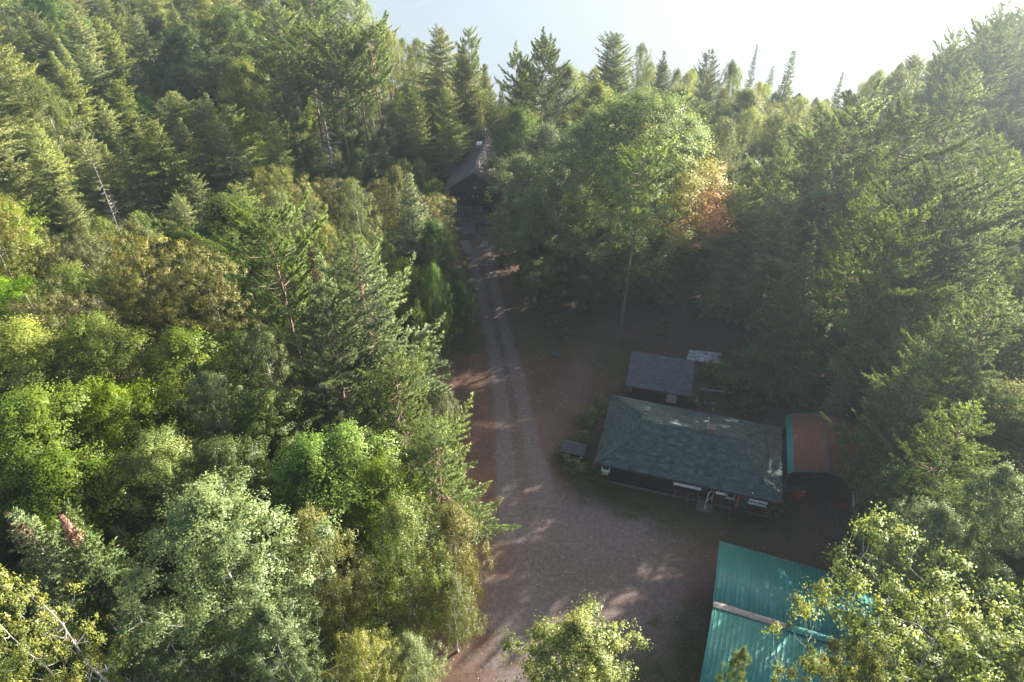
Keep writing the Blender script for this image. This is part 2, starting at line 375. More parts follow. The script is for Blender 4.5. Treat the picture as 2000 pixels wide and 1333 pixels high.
def conifer(seed, H, Rad, base, mat, bmat, kind):
    rng = np.random.default_rng(seed)
    z = np.linspace(0, H, 12); wob = np.cumsum(rng.normal(size=(12, 2)) * 0.05, 0); wob[0] = 0
    T = np.column_stack([wob, z]); Tr = H * 0.0115 * (1 - 0.95 * z / H); Tr[0] *= 1.3
    tpath = [(T, Tr)]; NB, ND, NL, NW, NV = [], [], [], [], []
    step, per = dict(wpine=(0.62, 5), rpine=(0.55, 4), spruce=(0.30, 7), tamarack=(0.34, 6), cedar=(0.26, 7), spire=(0.24, 6))[kind]
    zz = base; lp = rng.random(4) * 6.28
    while zz < H - 0.15:
        t = (zz - base) / (H - base)
        if kind == 'wpine': prof = np.interp(t, [0, .12, .35, .7, .9, 1], [.55, .9, 1, .68, .33, .05])
        elif kind == 'rpine': prof = np.interp(t, [0, .2, .5, .8, 1], [.5, .9, 1, .72, .2])
        elif kind == 'tamarack': prof = np.interp(t, [0, .15, .5, .8, .94, 1], [.7, 1, .80, .48, .24, .06])
        elif kind == 'cedar': prof = np.interp(t, [0, .15, .5, .8, 1], [.8, 1, .85, .52, .1])
        elif kind == 'spire': prof = np.interp(t, [0, .2, .7, 1], [.8, 1, .6, .1])
        else: prof = np.interp(t, [0, .12, .5, .85, 1], [.85, 1, .64, .22, .03])
        k = per + rng.integers(-1, 2); wl = np.clip(rng.normal(1, .22 if kind in ('wpine', 'rpine') else .16), .5, 1.5)
        a0 = rng.random() * 6.28
        for b in range(max(3, k)):
            if kind in ('wpine', 'rpine') and rng.random() < 0.12: continue
            ph = a0 + b * 6.283 / k + rng.normal() * 0.25
            L = Rad * prof * (0.62 + 0.52 * rng.random()) * wl * (1 + (.28 if kind in ('wpine', 'rpine') else .22) * math.sin(2 * ph + lp[0] + 5 * t) + .18 * math.sin(3 * ph + lp[1] - 11 * t) + (.16 if kind == 'tamarack' else 0) * math.sin(17 * t + lp[2]))
            if kind in ('wpine', 'rpine') : L *= (0.75 + 0.4 * rng.random())
            if L < 0.12: L = 0.12
            o = np.array([math.cos(ph), math.sin(ph), 0.0]); side = np.array([-o[1], o[0], 0])
            q = np.linspace(0, 1, 7)
            if kind == 'wpine': dz = L * (0.02 + 0.34 * t + 0.16 * rng.normal()) * q + 0.20 * L * (q ** 2.5) - 0.10 * L * np.sin(q * np.pi)
            elif kind == 'rpine': dz = L * (0.10 + 0.45 * t) * q + 0.22 * L * q ** 2.2 - 0.10 * L * np.sin(q * np.pi)
            elif kind == 'tamarack': dz = L * (-0.12 + 0.75 * t * t) * q + 0.10 * L * q ** 2
            elif kind == 'cedar': dz = L * (-0.18 + 0.8 * t) * q + 0.22 * L * q ** 2
            else: dz = L * (-0.38 + 0.95 * t * t) * q + 0.26 * L * q ** 2.2
            bend = rng.normal() * 0.10 * L
            P = np.array([np.interp(zz, z, T[:, 0]), np.interp(zz, z, T[:, 1]), zz + rng.normal() * 0.1]) + o * (L * q)[:, None] + side * (bend * q ** 2)[:, None]
            P[:, 2] += dz
            if L > 0.5:
                r0 = (0.010 + 0.011 * L) if kind in ('wpine', 'rpine') else (0.006 + 0.006 * L)
                tpath.append((P[::2] if kind not in ('wpine', 'rpine') else P, np.linspace(r0, 0.005, 4 if kind not in ('wpine', 'rpine') else 7)))
            # side branchlets
            sp, s0, lf = dict(wpine=(0.17, 0.22, 0.50), rpine=(0.125, 0.30, 0.46), spruce=(0.105, 0.10, 0.50),
                              tamarack=(0.115, 0.06, 0.40), cedar=(0.10, 0.12, 0.42), spire=(0.09, 0.1, 0.45))[kind]
            ns = max(2, int(L * (1 - s0) / sp))
            sq = s0 + (1 - s0) * (np.arange(ns) + rng.random(ns)) / ns
            sgn = np.where(np.arange(ns) % 2 == 0, 1.0, -1.0)
            base_p = np.column_stack([np.interp(sq, q, P[:, i]) for i in range(3)])
            tang = nz(P[-1] - P[0])
            ang = (0.95 - 0.35 * sq) * (0.8 + 0.4 * rng.random(ns))
            sl = np.minimum(lf * (L * (1 - sq) * 0.95 + 0.22), 0.5 * L + 0.15) * (0.7 + 0.5 * rng.random(ns))
            upz = dict(wpine=0.16, rpine=0.32, spruce=-0.18, tamarack=0.05, cedar=0.12, spire=0.05)[kind]
            sdir_ = nz(tang * np.cos(ang)[:, None] + side * (sgn * np.sin(ang))[:, None] + np.array([0, 0, 1.0]) * (upz + 0.16 * rng.normal(size=ns))[:, None] + rng.normal(size=(ns, 3)) * (.20 if kind in ('wpine', 'rpine') else .1))
            # add the leader itself
            base_p = np.vstack([base_p, P[3:4], P[5:6]]); sdir_ = np.vstack([sdir_, nz(P[6] - P[3])[None], nz(P[6] - P[5])[None]]); sl = np.append(sl, [L * 0.5, L * 0.25 + 0.12])
            # needles along each branchlet
            dens, kk, ln, wd, spread, f0 = dict(wpine=(0.10, 8, 0.23, 0.058, 0.62, 0.06), rpine=(0.115, 15, 0.24, 0.055, 0.80, 0.28),
                                     spruce=(0.075, 4, 0.15, 0.060, 0.55, 0.0), tamarack=(0.085, 5, 0.15, 0.062, 1.0, 0.0),
                                     cedar=(0.08, 4, 0.16, 0.055, 0.55, 0.0), spire=(0.075, 3, 0.14, 0.045, 0.55, 0))[kind]
            nn_ = np.maximum(2, (sl * (1 - f0) / dens).astype(int))
            ix = np.repeat(np.arange(len(sl)), nn_)
            fr = np.concatenate([(np.arange(m) + 1.0) / m for m in nn_]) * (1 - f0) + f0
            tuft = base_p[ix] + sdir_[ix] * (sl[ix] * fr)[:, None]
            tuft[:, 2] -= (0.10 if kind in ('spruce',) else 0.0) * (sl[ix] * fr) ** 1.3
            tx = np.repeat(np.arange(len(tuft)), kk)
            nd = nz(sdir_[ix][tx] + rng.normal(size=(len(tx), 3)) * spread + [0, 0, 0.18 if kind in ('wpine', 'rpine') else 0.0])
            NB.append(tuft[tx]); ND.append(nd)
            NL.append(ln * (0.7 + 0.6 * rng.random(len(tx)))); NW.append(np.full(len(tx), wd))
            NV.append(np.clip(0.5 + 0.2 * rng.normal(size=len(tx)) + 0.16 * rng.normal() + 0.1 * rng.normal(size=len(tuft))[tx], 0, 1))
        zz += step * (0.75 + 0.5 * rng.random()) * (1.0 if kind not in ('wpine', 'rpine') else (1.15 - 0.5 * t))
    V, Fq = tubes(tpath, 5); trunk = mesh_np('trunk', V, [(4, Fq)], bmat, smooth=True)
    NB, ND, NL, NW, NV = map(np.concatenate, (NB, ND, NL, NW, NV))
    V, Ft = needles(NB, ND, NL, NW, rng)
    Q = V.reshape(-1, 3, 3); gn = nz(np.cross(Q[:, 1] - Q[:, 0], Q[:, 2] - Q[:, 0])); o_ = nz(NB * [1, 1, 0]) * .75 + [0, 0, .7]
    gn *= np.where((gn * o_).sum(1) < 0, -1, 1)[:, None]
    sh = nz(gn * .5 + o_ * .42 + rng.normal(size=gn.shape) * .12); g0 = np.cross(Q[:, 1] - Q[:, 0], Q[:, 2] - Q[:, 0]); fl = (g0 * sh).sum(1) < 0; Ft[fl] = Ft[fl][:, ::-1]
    crown = mesh_np('crown', V, [(3, Ft)], mat, {'v': NV}, vn=np.repeat(sh, 3, 0))
    return Arch(H, Rad, crown, trunk, base)

def dead_tree(seed, H):
    rng = np.random.default_rng(seed)
    z = np.linspace(0, H, 12); T = np.column_stack([np.cumsum(rng.normal(size=(12, 2)) * 0.06, 0), z]); Tr = H * 0.012 * (1 - 0.9 * z / H)
    paths = [(T, Tr)]
    for _ in range(60):
        zz = H * (0.2 + 0.78 * rng.random()); ph = rng.random() * 6.28; L = (1.1 - zz / H) * H * 0.2 * (0.4 + rng.random())
        q = np.linspace(0, 1, 5)[:, None]; o = np.array([math.cos(ph), math.sin(ph), 0.15 - 0.35 * rng.random()])
        P = np.array([np.interp(zz, z, T[:, 0]), np.interp(zz, z, T[:, 1]), zz]) + o * L * q + rng.normal(size=(5, 3)) * 0.05 * L * q
        paths.append((P, np.linspace(0.02 + 0.006 * L, 0.006, 5)))
        for _ in range(3):
            i = rng.integers(1, 4); d = nz(o + rng.normal(size=3) * 0.7) * L * 0.35
            paths.append((P[i] + d * np.linspace(0, 1, 3)[:, None], np.linspace(0.014, 0.005, 3)))
    V, Fq = tubes(paths, 5)
    return Arch(H, H * 0.18, None, mesh_np('trunk', V, [(4, Fq)], BM['dead'], smooth=True), H * 0.3)

ARCH = {}
def build_archetypes():
    A = ARCH
    A['aspen1'] = broadleaf(11, 20, 4.6, 9.0, ROUND, 320, 0.62, 260, 0.09, LM['aspen'], BM['aspen'], 0.75, 0.0, 0.55, 0.55, 0.95, lobes=.3, lean=(0.6, 0.8))
    A['aspen3'] = broadleaf(13, 20, 4.9, 9.0, FLATP, 260, 0.58, 220, 0.095, LM['aspen'], BM['aspen'], 0.75, 0.0, 0.6, 0.5, 0.95, lobes=.28, lean=(-.3, .3), inner=.45, tr=.26)
    A['aspen2'] = broadleaf(12, 19, 3.9, 7.0, OVAL, 340, 0.62, 240, 0.088, LM['poplar'], BM['aspen'], 0.8, 0.0, 0.55, 0.55, 0.95, lobes=.3)
    A['maple1'] = broadleaf(21, 15, 5.0, 3.5, ROUND, 190, 1.08, 380, 0.12, LM['maple'], BM['grey'], 0.75, 0.0, 0.36, 0.95, 0.9, inner=.30, lobes=.30)
    A['maple2'] = broadleaf(22, 14, 3.9, 3.0, OVAL, 150, 0.98, 350, 0.12, LM['maple'], BM['grey'], 0.85, 0.0, 0.38, 0.95, 0.9, inner=.32, lobes=.3)
    A['birch1'] = broadleaf(31, 16, 3.3, 4.0, OVAL, 380, 0.55, 150, 0.075, LM['birch'], BM['white'], 0.8, 0.55, 0.6, 0.45, 0.75, lobes=.25)
    A['birch2'] = broadleaf(32, 14, 2.9, 3.0, OVAL, 330, 0.52, 150, 0.075, LM['birch'], BM['white'], 0.9, 0.8, 0.6, 0.4, 0.75, lobes=.3)
    A['ash1'] = broadleaf(41, 15, 4.4, 4.0, FLATP, 420, 0.60, 140, 0.085, LM['olive'], BM['grey'], 0.7, 0.1, 0.55, 0.6, 0.75, lobes=.25)
    A['oak'] = broadleaf(51, 20, 7.6, 2.4, [(0, .55), (.15, .85), (.4, 1), (.65, .95), (.85, .68), (1, .15)], 640, 1.05, 300, 0.125, LM['autumn'], BM['grey'], 0.75, 0.1, 0.42, 0.75, 0.8, inner=.28, autumn=-0.5, lobes=.12)
    A['shrub1'] = broadleaf(61, 2.4, 1.3, 0.25, ROUND, 46, 0.36, 80, 0.085, LM['shrub'], BM['grey'], 0.8, 0, .55, .6, .7, tr=.03)
    A['shrub2'] = broadleaf(62, 1.2, 1.0, 0.1, FLATP, 34, 0.30, 70, 0.08, LM['shrub'], BM['grey'], 0.8, 0, .55, .7, .6, tr=.02)
    A['wpine1'] = conifer(71, 21, 5.2, 4.0, LM['wpine'], BM['pine'], 'wpine')
    A['wpine2'] = conifer(72, 18, 4.0, 4.5, LM['wpine'], BM['pine'], 'wpine')
    A['rpine1'] = conifer(81, 21, 4.0, 8.5, LM['rpine'], BM['pine'], 'rpine')
    A['rpine2'] = conifer(82, 20, 3.4, 11.5, LM['rpine'], BM['pine'], 'rpine')
    A['spruce1'] = conifer(91, 14, 2.7, 1.0, LM['spruce'], BM['grey'], 'spruce')
    A['spruce2'] = conifer(92, 12, 2.1, 0.8, LM['spruce'], BM['grey'], 'spruce')
    A['spire'] = conifer(93, 14, 1.15, 1.2, LM['spruce'], BM['grey'], 'spire')
    A['tam1'] = conifer(101, 14, 2.7, 1.5, LM['tamarack'], BM['grey'], 'tamarack')
    A['tam2'] = conifer(102, 13, 2.2, 1.2, LM['tamarack'], BM['grey'], 'tamarack')
    A['tam3'] = conifer(103, 15, 3.2, 1.2, LM['tamarack'], BM['grey'], 'tamarack')
    A['wpine3'] = conifer(73, 19, 4.8, 3.0, LM['wpine'], BM['pine'], 'wpine')
    A['cedar'] = conifer(111, 13, 2.5, 1.0, LM['cedar'], BM['grey'], 'cedar')
    A['dead'] = dead_tree(121, 13)
build_archetypes()
tri_total = sum((sum(len(p.vertices) - 2 for p in a.crown.polygons) if a.crown else 0) + 2 * len(a.trunk.polygons) for a in ARCH.values())
print('ARCH TRIS', tri_total, {k: (len(a.crown.polygons) if a.crown else 0) for k, a in ARCH.items()})

# ------------------------------------------------------------------ the ground
SHORE = [(-420, 300), (-120, 255), (-62, 205), (-38, 160), (-24, 141), (-8, 131), (10, 127), (30, 126), (48, 121), (62, 122), (80, 134), (105, 158), (150, 195), (420, 330)]
SHX, SHY = np.array([p[0] for p in SHORE], float), np.array([p[1] for p in SHORE], float)
def sn(x, y, s, seed=0):
    """cheap smooth noise from sines"""
    r = np.random.default_rng(seed); o = 0
    for _ in range(5):
        a, b, c = r.normal() * s, r.normal() * s, r.random() * 6.28
        o = o + np.sin(a * x + b * y + c)
    return o / 5
def ground_z(x, y):
    x, y = np.asarray(x, float), np.asarray(y, float)
    d = np.interp(x, SHX, SHY) + 2.0 * sn(x, y, 0.09, 3) - y
    zf = 0.25 * sn(x, y, 0.12, 1) * np.clip((np.hypot(x - 8, y - 45) - 32) / 20, 0, 1) + 0.03 * sn(x, y, 0.5, 2)
    return np.where(d > 14, zf, np.where(d > -10, zf - 4.2 * (1 - (np.clip(d, -10, 14) + 10) / 24) ** 1.3, zf - 4.2))
LAKE_Z = -2.6
def seg_dist(x, y, pts):
    best = np.full(np.shape(x), 1e9)
    for (x0, y0), (x1, y1) in zip(pts, pts[1:]):
        dx, dy = x1 - x0, y1 - y0
        t = np.clip(((x - x0) * dx + (y - y0) * dy) / (dx * dx + dy * dy), 0, 1)
        best = np.minimum(best, np.hypot(x - x0 - t * dx, y - y0 - t * dy))
    return best
def w2(px, py): return tuple(at(px, py)[:2])
DRIVE = [w2(945, 455), w2(940, 520), w2(955, 600), w2(985, 700), w2(1000, 800), w2(1012, 900), w2(1030, 1000)]
TR_L = [w2(918, 480), w2(932, 540), w2(945, 600), w2(965, 690), w2(980, 780), w2(985, 880), w2(990, 960), w2(1000, 1040)]
TR_R = [w2(955, 480), w2(960, 540), w2(975, 600), w2(998, 690), w2(1020, 780), w2(1040, 880), w2(1065, 960), w2(1100, 1040)]
SPUR = [w2(1050, 880), w2(1100, 780), w2(1160, 690), w2(1215, 610)]
YARD = [w2(*p) for p in ((940, 1000), (1060, 940), (1180, 985), (1330, 1030), (1400, 1080), (1385, 1180), (1330, 1240), (1250, 1333), (1180, 1500), (960, 1500), (930, 1333), (950, 1180), (945, 1080))]
def masks(x, y):
    n1 = sn(x, y, 1.2, 5); n2 = sn(x, y, 3.5, 6); n3 = sn(x, y, .45, 7)
    tr = np.minimum(seg_dist(x, y, TR_L), seg_dist(x, y, TR_R))
    wid = np.interp(y, [30, 40, 55, 80], [1.2, 0.85, 0.6, 0.52])
    g = np.clip(1.45 - tr / wid + 0.22 * n1 + 0.15 * n2, 0, 1)
    cl = np.clip(1.0 - (seg_dist(x, y, DRIVE) - np.interp(y, [30, 45, 80], [2.2, 1.5, 1.0])) / 0.9 + 0.3 * n1, 0, 1)
    g = np.maximum(g, cl * np.interp(y, [30, 40, 50, 66, 80], [0.7, 0.5, 0.22, 0.2, 0.6]))
    sp = np.clip(1.1 - (seg_dist(x, y, SPUR) - 1.0) / 1.4 + 0.3 * n1, 0, 1) * 0.33
    g = np.maximum(g, sp)
    pts = np.column_stack([x.ravel(), y.ravel()])
    ins = inside(YARD, pts).reshape(x.shape)
    yd = seg_dist(x, y, YARD + YARD[:1]) * np.where(ins, 1, -1)
    yv = np.clip(0.45 + yd / 4.5 + 0.3 * n1 + 0.2 * n2, 0, 1) * np.clip(0.66 + 0.5 * n3, 0, 1)
    g = np.maximum(g, yv)
    return g

def ground_material(name):
    k = N(name); P = k.pos()
    g = k.n('Attribute', attribute_name='gravel').outputs['Fac']
    gr = k.n('Attribute', attribute_name='grass').outputs['Fac']
    n1 = k.noise(0.35, 6, 0.6, P); n2 = k.noise(3.0, 6, 0.7, P); n3 = k.noise(22, 3, 0.7, P)
    lit = k.ramp(n1, [(0.30, (0.062, 0.040, 0.030)), (0.52, (0.104, 0.060, 0.043)), (0.72, (0.145, 0.080, 0.058))])
    lit = k.mix(k.ramp(n2, [(0.42, (0, 0, 0)), (0.66, (0.75, 0.75, 0.75))]), lit, (0.055, 0.036, 0.024))
    lit = k.mix(k.ramp(n3, [(0.5, (0, 0, 0)), (0.8, (0.5, 0.5, 0.5))]), lit, (0.22, 0.13, 0.08))
    grv = k.ramp(n2, [(0.3, (0.085, 0.067, 0.063)), (0.55, (0.128, 0.104, 0.098)), (0.8, (0.175, 0.146, 0.138))])
    grv = k.mix(k.ramp(n3, [(0.55, (0, 0, 0)), (0.75, (0.6, 0.6, 0.6))]), grv, (0.22, 0.195, 0.185))
    grv = k.mix(k.ramp(n1, [(0.5, (0, 0, 0)), (0.7, (0.45, 0.45, 0.45))]), grv, (0.13, 0.075, 0.05))
    gs = k.ramp(n2, [(0.3, (0.035, 0.045, 0.016)), (0.7, (0.075, 0.085, 0.03))])
    gm = k.math('MULTIPLY', gr, k.ramp(n2, [(0.35, (0.1, 0.1, 0.1)), (0.55, (1, 1, 1))]))
    c = k.mix(gm, lit, gs)
    gf = k.math('ADD', k.math('MULTIPLY', k.math('SUBTRACT', n2, 0.5), 0.9), g)
    c = k.mix(k.ramp(gf, [(0.22, (0, 0, 0)), (0.75, (1, 1, 1))]), c, grv)
    k.bsdf(c, 0.95, 0, 0.15, k.math('ADD', n2, k.math('MULTIPLY', n3, 0.4)), 0.6, 0.05)
    return k.m
GM = ground_material('forest_floor')
GRASS_SPOTS = [(1300, 985, 4.5), (1200, 960, 3), (1450, 1010, 3), (1250, 1290, 4), (1340, 1250, 3), (1150, 900, 3), (1420, 770, 5), (1210, 700, 3), (1080, 640, 5),
               (1100, 560, 6), (1500, 1010, 2.5), (1590, 790, 4), (880, 560, 4), (900, 660, 3)]
OPEN = [w2(*q) for q in ((880, 400), (980, 400), (1010, 560), (1230, 560), (1480, 560), (1580, 650), (1640, 800), (1720, 950), (1680, 1150), (1760, 1500), (820, 1500), (840, 1200), (900, 1000), (850, 800), (860, 640), (890, 520))]
def grass_mask(x, y):
    o = np.zeros(np.shape(x))
    for px, py, r in GRASS_SPOTS:
        a, b = w2(px, py); o = np.maximum(o, np.clip(1.3 - np.hypot(x - a, y - b) / r, 0, 1))
    pts = np.column_stack([np.ravel(x), np.ravel(y)]); d_ = seg_dist(np.ravel(x), np.ravel(y), OPEN + OPEN[:1]) * np.where(inside(OPEN, pts), -1, 1)
    fo = np.clip(d_ / 3.0, 0, 1).reshape(np.shape(x))          # undergrowth covers the floor away from the clearing
    return np.clip(np.maximum(o, fo) + 0.25 * sn(x, y, 0.9, 9) * (o > 0.05), 0, 1)

def grid_mesh(name, xs, ys, zf, mat, keep=None):
    X, Y = np.meshgrid(xs, ys); Z = zf(X, Y)
    g = masks(X, Y); s = grass_mask(X, Y)
    nx = len(xs); i = (np.arange(len(ys) - 1)[:, None] * nx + np.arange(nx - 1)[None]).ravel()
    Fq = np.stack([i, i + 1, i + 1 + nx, i + nx], 1)
    if keep is not None:
        m = keep(X, Y, g).ravel(); Fq = Fq[m[Fq].all(1)]
        u = np.unique(Fq); rm = np.full(X.size, -1); rm[u] = np.arange(len(u)); Fq = rm[Fq]
        sel = lambda a: a.ravel()[u]
    else: sel = lambda a: a.ravel()
    me = mesh_np(name, np.column_stack([sel(X), sel(Y), sel(Z)]), [(4, Fq)], mat, smooth=True)
    for nm, a in (('gravel', g), ('grass', s)):
        at_ = me.attributes.new(nm, 'FLOAT', 'POINT'); at_.data.foreach_set('value', sel(a).astype(np.float32))
    return me
xs = np.concatenate([np.linspace(-400, -60, 35)[:-1], np.linspace(-60, 70, 261), np.linspace(70, 400, 34)[1:]])
ys = np.concatenate([np.linspace(-150, 5, 16)[:-1], np.linspace(5, 140, 271), np.linspace(140, 600, 47)[1:]])
ground = link('ground', grid_mesh('ground', xs, ys, ground_z, GM)); tag(ground, 'reddish brown forest floor of pine litter and soil', 'ground', kind='structure')
dx = np.arange(-10, 24, 0.22); dy = np.arange(12, 80, 0.22)
drive = link('driveway', grid_mesh('driveway', dx, dy, lambda X, Y: ground_z(X, Y) + 0.014, GM, lambda X, Y, g: g > 0.30))
tag(drive, 'grey gravel driveway with two worn wheel tracks leading to the house', 'driveway', kind='structure')

# the lake
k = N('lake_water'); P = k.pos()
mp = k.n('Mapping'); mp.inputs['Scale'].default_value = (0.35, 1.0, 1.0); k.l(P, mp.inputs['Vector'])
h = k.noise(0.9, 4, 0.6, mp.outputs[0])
k.bsdf((0.15, 0.18, 0.205), k.ramp(k.noise(0.02, 3, 0.5, mp.outputs[0]), [(0.3, (0.36,) * 3), (0.7, (0.48,) * 3)]), 0, 1.0, h, 0.3, 0.15)  # base colour paler than real water: sun glare put into the colour
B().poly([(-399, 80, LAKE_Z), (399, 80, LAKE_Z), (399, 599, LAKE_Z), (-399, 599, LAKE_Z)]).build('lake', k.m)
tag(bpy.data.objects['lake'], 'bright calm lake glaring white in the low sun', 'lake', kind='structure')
# ------------------------------------------------------------------ building materials
def attr_mat(name, stops, rough=0.9, scale=2.0, spec=0.2, metal=0.0):
    k = N(name); v = k.obj()
    a = k.n('Attribute', attribute_name='v').outputs['Fac']
    f = k.noise(scale, 5, 0.65, v)
    c = k.ramp(k.math('ADD', k.math('MULTIPLY', a, 0.6), k.math('MULTIPLY', f, 0.4)), stops)
    k.bsdf(c, rough, metal, spec, k.noise(40, 2, 0.5, v), 0.3, 0.01)
    return k.m
M = dict(
    shingle_green=attr_mat('shingle_grey_green', [(0.2, (0.036, 0.056, 0.055)), (0.5, (0.062, 0.086, 0.082)), (0.8, (0.105, 0.13, 0.12))]),
    shingle_grey=attr_mat('shingle_grey', [(0.15, (0.055, 0.06, 0.068)), (0.5, (0.082, 0.085, 0.093)), (0.85, (0.11, 0.112, 0.118))]),
    shingle_brown=attr_mat('shingle_brown', [(0.15, (0.09, 0.08, 0.075)), (0.5, (0.13, 0.118, 0.112)), (0.85, (0.18, 0.165, 0.155))]),
    deck=simple('roof_deck', (0.04, 0.04, 0.04)),
    redwood=simple('dark_red_boards', (0.072, 0.026, 0.020), 0.85, scale=4, bump=.2, var=.35),
    brown=simple('brown_boards', (0.070, 0.034, 0.024), 0.85, scale=4, bump=.2, var=.35),
    black=simple('black_boards', (0.018, 0.018, 0.018), 0.8, scale=4),
    oldwood=simple('weathered_wood', (0.16, 0.13, 0.11), 0.9, scale=6, bump=.3, var=.35),
    white=simple('white_paint', (0.66, 0.66, 0.66), 0.6, scale=5, var=.12),
    cream=simple('cream_paint', (0.42, 0.38, 0.30), 0.7, scale=5),
    concrete=simple('old_concrete', (0.15, 0.14, 0.14), 0.92, scale=1.6, bump=.3, var=.25),
    brick=simple('red_brick', (0.25, 0.12, 0.09), 0.9, scale=7, bump=.3, var=.3),
    mortar=simple('mortar', (0.28, 0.26, 0.24), 0.95),
    metal=simple('galvanised_metal', (0.55, 0.57, 0.58), 0.45, 0.7, scale=3),
    steel=simple('dark_steel', (0.05, 0.05, 0.055), 0.5, 0.5),
    orange=simple('orange_paint', (0.38, 0.11, 0.03), 0.6, scale=6, var=.3),
    red=simple('red_plastic', (0.30, 0.02, 0.02), 0.5),
    blue=simple('blue_plastic', (0.035, 0.085, 0.12), 0.5),
    rubber=simple('rubber', (0.02, 0.02, 0.02), 0.9),
    trim=simple('dark_green_trim', (0.05, 0.075, 0.065), 0.7),
    door_green=simple('pale_green_door', (0.16, 0.24, 0.21), 0.6),
    lumber=simple('stacked_lumber', (0.19, 0.14, 0.10), 0.9, scale=5, var=.3),
    ply=simple('weathered_ridge', (0.22, 0.19, 0.165), 0.9, scale=3, var=.4, bump=.3),
    bluebike=simple('blue_bicycle_paint', (0.10, 0.17, 0.34), 0.4),
    greybike=simple('silver_bicycle_paint', (0.40, 0.40, 0.46), 0.4),
    flagred=simple('faded_red_cloth', (0.36, 0.10, 0.14), 0.9), 
)
k = N('window_glass'); k.bsdf((0.012, 0.018, 0.022), 0.12, 0, 0.6); M['glass'] = k.m
k = N('bulb'); k.bsdf((0.8, 0.78, 0.7), 0.3); M['bulb'] = k.m
k = N('field_stone'); a = k.rnd(); v = k.obj()
at_ = k.n('Attribute', attribute_name='v').outputs['Fac']
k.bsdf(k.ramp(at_, [(0.1, (0.08, 0.06, 0.055)), (0.5, (0.17, 0.135, 0.125)), (0.9, (0.27, 0.23, 0.22))]), 0.9, 0, 0.2, k.noise(14, 3, .6, v), 0.3); M['stone'] = k.m
def metal_roof(name, paint, rust_lo, rust_hi):
    k = N(name); v = k.obj()
    f = k.noise(0.55, 6, 0.65, v, 0.4); f2 = k.noise(6, 5, 0.7, v)
    p = k.ramp(f2, [(0.3, tuple(c * .82 for c in paint)), (0.7, tuple(c * 1.12 for c in paint))])
    r = k.ramp(f2, [(0.3, (0.12, 0.042, 0.025)), (0.55, (0.20, 0.072, 0.04)), (0.8, (0.27, 0.115, 0.06))])
    g = k.n('Attribute', attribute_name='rust').outputs['Fac']
    fac = k.ramp(k.math('ADD', k.math('MULTIPLY', k.math('SUBTRACT', f, 0.5), 1.6), g), [(rust_lo, (0, 0, 0)), (rust_hi, (1, 1, 1))])
    p = k.mix(k.ramp(k.noise(0.9, 5, .7, v, .5), [(0.45, (0, 0, 0)), (0.75, (.45, .45, .45))]), p, tuple(min(1, c * 1.25 + .05) for c in paint))   # chalky faded paint
    c = k.mix(fac, p, r)
    k.bsdf(c, k.ramp(fac, [(0, (0.55,) * 3), (1, (0.85,) * 3)]), 0.0, 0.4, f2, 0.1)
    return k.m
k = N('dirty_white_sheet'); v = k.obj(); k.bsdf(k.mix(k.ramp(k.noise(2.2, 6, .7, v, .6), [(0.42, (0, 0, 0)), (0.6, (1, 1, 1))]), (0.46, 0.47, 0.48), (0.17, 0.145, 0.12)), .6); M['sheet'] = k.m
M['teal'] = metal_roof('teal_metal_roof', (0.018, 0.155, 0.125), 0.80, 1.0)
M['rusty'] = metal_roof('rusted_teal_metal', (0.045, 0.19, 0.16), 0.45, 0.56)

def shingles(name, parent, O, U, Vv, poly, mat, row=0.21, tab=0.38, seed=0):
    """overlapping tabs over a polygon given in (u, v) metres on the plane O + u U + v V"""
    rng = np.random.default_rng(seed); O, U, Vv = (np.array(a, float) for a in (O, U, Vv))
    U, Vv = nz(U), nz(Vv); Nn = nz(np.cross(U, Vv)); Nn = Nn * np.sign(Nn[2])
    P = np.asarray(poly, float); vmax = P[:, 1].max(); Vs, va = [], []
    nrow = int(vmax / row)
    for r in range(nrow):
        v0, v1 = r * row, min(vmax, (r + 1.12) * row); vm = (v0 + row * 0.5)
        xs_ = []
        for (a, b), (c, d) in zip(P, np.roll(P, -1, 0)):
            if (b > vm) != (d > vm): xs_.append(a + (c - a) * (vm - b) / (d - b))
        xs_.sort()
        for a, b in zip(xs_[::2], xs_[1::2]):
            off = (r % 2) * tab * 0.5 + rng.random() * 0.04
            e = np.unique(np.clip(np.concatenate([[a], np.arange(a - off, b, tab), [b]]), a, b))
            for x0, x1 in zip(e, e[1:]):
                if x1 - x0 < 0.03: continue
                h = 0.030 + 0.014 * rng.random(); gp = 0.006; dv = rng.normal() * 0.006
                q = [(x0 + gp, v0 + dv, h), (x1 - gp, v0 + dv, h), (x1 - gp, v1, 0.006), (x0 + gp, v1, 0.006), (x0 + gp, v0 + dv, 0.001), (x1 - gp, v0 + dv, 0.001)]
                Vs.append([O + U * x + Vv * y + Nn * zz for x, y, zz in q]); t = np.clip(rng.normal(0.5, 0.2), 0, 1); va += [t, t]
    n = len(Vs); base = np.arange(n)[:, None] * 6
    Fq = np.concatenate([base + np.array([[0, 1, 2, 3]]), base + np.array([[4, 5, 1, 0]])], 1).reshape(-1, 4)
    o = link(name, mesh_np(name, np.array(Vs).reshape(-1, 3), [(4, Fq)], mat, {'v': va}), parent)
    o['kind'] = 'stuff'; return o

